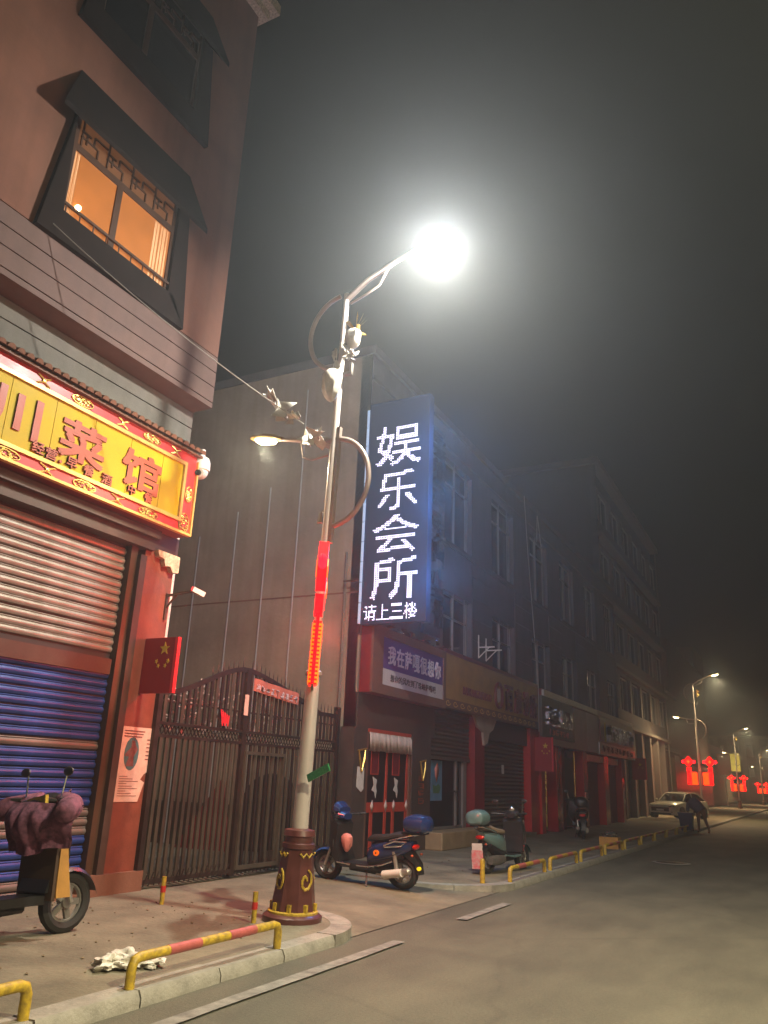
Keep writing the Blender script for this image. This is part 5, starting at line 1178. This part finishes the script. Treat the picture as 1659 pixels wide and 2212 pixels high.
# covered scooter at the left edge, facing along the street
s0 = scooter('scooter at the left picture edge wrapped in a purple patterned handlebar cover', (-6.55, 5.3, ZP), math.radians(84), 'black_plastic', 'black_plastic', 'black_plastic', 'seat_black', None, sc_=1.12)
P0 = lambda n, mb, m: ob(n, mb, m, s0, local=True)
cv = MB(); NU, NV = 44, 16
for sheet in (0, 1):
    for j in range(NV + 1):
        for i in range(NU + 1):
            u = 2*i/NU - 1; v = j/NV
            fold = .022*math.sin(17*u + 2.5*v + 1.2*math.sin(4*u)) * (.3 + v) + .02*noise.noise(Vector((u*3, v*3, 1)))
            x = .2 - .1*math.sin(PI*min(1, v*1.2))*(1 - .5*u*u) + fold - (.03 if sheet else 0) + .16*abs(u)**2
            cv.v.append((x, u*.47*(1 - .15*v) + .01*math.sin(9*v), 1.04 - .42*v*(1 - .25*abs(u)) - .03*abs(u) + .015*math.sin(8*u)*v))
o1 = (NU+1)*(NV+1)
for sh_ in (0, o1):
    for j in range(NV):
        for i in range(NU): a_ = sh_ + j*(NU+1) + i; cv.f.append((a_, a_+1, a_+NU+2, a_+NU+1))
for s_ in (-1, 1):
    cv.tube([(.4, .16*s_, 1.02), (.36, .3*s_, 1.0), (.26, .42*s_, .98), (.16, .5*s_, .95)], [.1, .105, .1, .075], 18)
P0('handlebar_cover', cv, 'purple_cloth')
P0('cover_collar', MB().blob((.3, .02, 1.04), (.08, .24, .04), 6, 12, .3, 4), 'black_plastic')
P0('yellow_patch', MB().bar((.24, -.14, 1.06), (.25, .12, 1.02), .03, .07), 'yellow_paint')
P0('apron', MB().box(.33, .36, -.24, .24, .28, .74), 'brown_apron')
P0('ochre_apron', MB().prism([(-.26, .3), (-.02, .3), (-.1, .74), (-.2, .74)], 'x', .361, .375).prism([(.5, .3), (.42, .72), (.36, .72), (.36, .3)], 'y', -.25, -.235), 'apron')

# ------------------------------------------------------------------ white car
def car(loc, heading, sc_):
    t = bpy.data.objects.new('parked_car', None); t.matrix_basis = Matrix.Translation(loc) @ Matrix.Rotation(heading, 4, 'Z') @ Matrix.Scale(sc_, 4); link(t)
    tag(t, 'white saloon car parked across the pavement near the second street lamp', 'car')
    P_ = lambda n, mb, m, par=t: ob(n, mb, m, par, local=True)
    # lower body stations: x, half width, z bottom, z top
    st = [(2.28, .55, .38, .62), (2.22, .72, .28, .72), (2.0, .84, .22, .82), (1.5, .89, .2, .9), (.9, .9, .2, .96), (0, .91, .2, .98), (-1.0, .91, .2, 1.0), (-1.7, .89, .22, 1.03), (-2.1, .82, .28, 1.04), (-2.25, .7, .36, .98)]
    mb = MB(); n = 10
    for x, hw, zb, zt in st:
        sec = [(-hw*.9, zb), (-hw, zb + .1), (-hw, (zb+zt)/2 + .05), (-hw*.93, zt - .06), (-hw*.72, zt), (hw*.72, zt), (hw*.93, zt - .06), (hw, (zb+zt)/2 + .05), (hw, zb + .1), (hw*.9, zb)]
        mb.v += [(x, yy, zz) for yy, zz in sec]
    for i in range(len(st)-1):
        for k in range(n): a = i*n + k; b_ = i*n + (k+1) % n; mb.f.append((a, b_, b_+n, a+n))
    mb.f.append(tuple(range(n))); mb.f.append(tuple(range((len(st)-1)*n, len(st)*n))[::-1])
    P_('body', mb, 'car_white')
    rf = [(.95, .68, .94, .96), (.35, .62, .96, 1.36), (0, .6, .96, 1.43), (-.7, .6, .96, 1.45), (-1.2, .61, .98, 1.38), (-1.85, .66, 1.0, 1.04)]
    gh = MB()
    for x, hw, zb, zt in rf: gh.v += [(x, -hw*1.16, zb), (x, -hw, zt - .03), (x, -hw*.8, zt), (x, hw*.8, zt), (x, hw, zt - .03), (x, hw*1.16, zb)]
    for i in range(len(rf)-1):
        for k in range(6): a = i*6 + k; b_ = i*6 + (k+1) % 6; gh.f.append((a, b_, b_+6, a+6))
    P_('windows', gh, 'glass_dark')
    rp = MB()
    for s_ in (-1, 1): rp.tube([(.93, .72*s_, .98), (.35, .635*s_, 1.345), (0, .62*s_, 1.41), (-.7, .62*s_, 1.43), (-1.2, .63*s_, 1.36), (-1.85, .72*s_, 1.03)], .03, 6).bar((-.3, .63*s_, 1.4), (-.32, .72*s_, 1.0), .05)
    rp.add([(.34, -.55, 1.375), (.34, .55, 1.375), (0, -.54, 1.44), (0, .54, 1.44), (-.7, -.54, 1.46), (-.7, .54, 1.46), (-1.15, -.54, 1.4), (-1.15, .54, 1.4)], [(0,1,3,2),(2,3,5,4),(4,5,7,6)])
    P_('roof', rp, 'car_white')
    for x in (1.42, -1.38):
        for s_ in (-1, 1):
            v_, f_ = torus((x, .84*s_, .33), .25, .085, 22, 8)
            w_ = P_('wheel', MB().add(v_, f_), 'tyre'); rm = MB().tube([(x, .8*s_, .33), (x, .9*s_, .33)], .06, 10)
            for k in range(7):
                a = 2*PI*k/7; rm.bar((x, .89*s_, .33), (x + .2*math.cos(a), .89*s_, .33 + .2*math.sin(a)), .035)
            P_('rim', rm, 'rim', w_)
            P_('wheel_arch', MB().tube([(x, .70*s_, .35), (x, .912*s_, .35)], .345, 22), 'black_plastic')
    P_('grille', MB().box(2.2, 2.29, -.52, .52, .42, .62).box(2.1, 2.26, -.6, .6, .24, .34), 'black_plastic')
    P_('grille_bar', MB().box(2.27, 2.3, -.5, .5, .55, .57), 'chrome')
    for s_ in (-1, 1):
        P_('headlight', MB().loft([(1.98, .68*s_, .72, .1, .05), (2.12, .62*s_, .69, .12, .06), (2.24, .5*s_, .66, .1, .045)], 10), 'chrome')
        P_('fog_slot', MB().box(2.12, 2.24, .6*s_ - .08, .6*s_ + .08, .36, .52), 'black_plastic')
        P_('tail_light', MB().box(-2.24, -2.05, .66*s_ - .12, .66*s_ + .12, .78, .92), 'tail_red')
        P_('mirror', MB().blob((.72, .98*s_, 1.02), (.08, .1, .07)), 'car_white')
        P_('door_handle', MB().box(-.2, -.02, .905*s_ - .012, .905*s_ + .012, .82, .85).box(-1.15, -.97, .905*s_ - .012, .905*s_ + .012, .84, .87), 'chrome')
    P_('number_plate', MB().box(2.28, 2.3, -.22, .22, .44, .54), 'paper_w')
    return t
car((-6.75, 48.6, ZP), math.radians(252), .95)

# bin and bending person
bi = thing('wheeled_bin', 'dark navy bin on the kerb beside the bending person', 'bin', (-4.56, 34.6, ZP))
ob('body', MB().add([(-.2, -.2, .04), (.2, -.2, .04), (.2, .2, .04), (-.2, .2, .04), (-.26, -.25, .62), (.26, -.25, .62), (.26, .25, .62), (-.26, .25, .62)], [(0,3,2,1),(0,1,5,4),(1,2,6,5),(2,3,7,6),(3,0,4,7)]), 'bin_blue', bi, local=True)
ob('lid', MB().box(-.28, .28, -.27, .27, .62, .68), 'bin_blue', bi, local=True)
ob('wheel', MB().tube([(-.22, .2, .07), (-.18, .2, .07)], .07, 12), 'tyre', bi, local=True); ob('wheel', MB().tube([(.18, .2, .07), (.22, .2, .07)], .07, 12), 'tyre', bi, local=True)
def skin_body(name, verts, edges, radii, m, parent, label=None):
    me = bpy.data.meshes.new(name); me.from_pydata(verts, edges, []); o = bpy.data.objects.new(name, me); COL.objects.link(o)
    md = o.modifiers.new('skin', 'SKIN'); md.use_smooth_shade = True; ss = o.modifiers.new('sub', 'SUBSURF'); ss.levels = 1; ss.render_levels = 1
    for k, r in enumerate(radii): me.skin_vertices[0].data[k].radius = (r, r)
    me.skin_vertices[0].data[0].use_root = True
    bpy.context.view_layer.update(); dg = bpy.context.evaluated_depsgraph_get()
    nm = bpy.data.meshes.new_from_object(o.evaluated_get(dg)); bpy.data.objects.remove(o)
    nm.materials.clear(); nm.materials.append(M[m]); nm.name = name
    for p in nm.polygons: p.use_smooth = True
    r = bpy.data.objects.new(name, nm); link(r, parent); return r
# pelvis above the origin: leaning forward to -x, back towards the viewer
pe = thing('person', 'person in a dark checked shirt bending over behind the navy bin', 'person', (-4.2, 36.2, .004))
V_ = [(0, 0, .84), (-.1, .02, .97), (-.23, .06, 1.09), (-.34, .1, 1.17), (-.42, .16, 1.2), (-.48, .22, 1.18),
      (-.2, .05, 1.16), (-.22, .1, .93), (-.28, .2, .72), (-.3, .24, .64),
      (-.46, .04, 1.1), (-.5, .08, .86), (-.52, .16, .66), (-.53, .2, .58),
      (.1, 0, .8), (.16, -.02, .45), (.28, .02, .08), (.24, -.1, .03),
      (-.1, 0, .8), (-.1, -.03, .44), (-.12, .04, .08), (-.15, -.08, .03)]
E_ = [(0,1),(1,2),(2,3),(3,4),(4,5),(3,6),(6,7),(7,8),(8,9),(3,10),(10,11),(11,12),(12,13),(0,14),(14,15),(15,16),(16,17),(0,18),(18,19),(19,20),(20,21)]
Rr = [.15,.14,.16,.13,.05,.08,.07,.05,.04,.035,.07,.05,.04,.035,.1,.07,.045,.04,.1,.07,.045,.04]
skin_body('body', V_, E_, Rr, 'trousers', pe)
ob('shirt', MB().tube([(.02, 0, .82), (-.1, .02, .97), (-.23, .06, 1.09), (-.33, .09, 1.16), (-.39, .13, 1.19)], [.22, .23, .25, .21, .1], 16), 'shirt', pe, local=True)
ob('sleeve', MB().tube([(-.2, .05, 1.17), (-.21, .09, .95), (-.24, .12, .86)], [.085, .07, .065], 10), 'shirt', pe, local=True)
ob('sleeve', MB().tube([(-.44, .04, 1.12), (-.49, .07, .9), (-.5, .1, .8)], [.085, .07, .065], 10), 'shirt', pe, local=True)
ob('head', MB().blob((-.5, .25, 1.17), (.085, .1, .11), 10, 14).blob((-.56, .32, 1.14), (.02, .03, .025)), 'skin', pe, local=True)
ob('hair', MB().blob((-.485, .225, 1.2), (.098, .108, .11), 10, 14, .1, 2), 'hair', pe, local=True)

# ------------------------------------------------------------------ haze
hz = MB().box(-30, 30, -25, 190, -1.0, 19.5)
me = hz.mesh('haze'); hm = bpy.data.materials.new('glare_haze'); hm.use_nodes = True; n = hm.node_tree.nodes; l = hm.node_tree.links
n.remove(n['Principled BSDF']); pv = n.new('ShaderNodeVolumePrincipled'); pv.inputs['Color'].default_value = (.84, .92, 1.0, 1)
pv.inputs['Density'].default_value = HAZE; pv.inputs['Anisotropy'].default_value = 0.74
l.new(pv.outputs[0], n['Material Output'].inputs['Volume']); me.materials.append(hm)
ho = bpy.data.objects.new('haze', me); link(ho); ho['kind'] = 'stuff'

for o in list(bpy.data.objects):
    b_ = o.name.split('.')[0]
    if b_ in ('dotted_character', 'small_dotted_character', 'printed_lines', 'gilt_medallion', 'gilt_knot', 'gilt_corner', 'lattice_band', 'lower_lattice', 'scrollwork', 'lattice', 'glowing_slat', 'tassel', 'gilt_foot', 'gilt_dragon', 'railing', 'clamp', 'side_lobe'):
        if o.parent: o['kind'] = 'stuff'
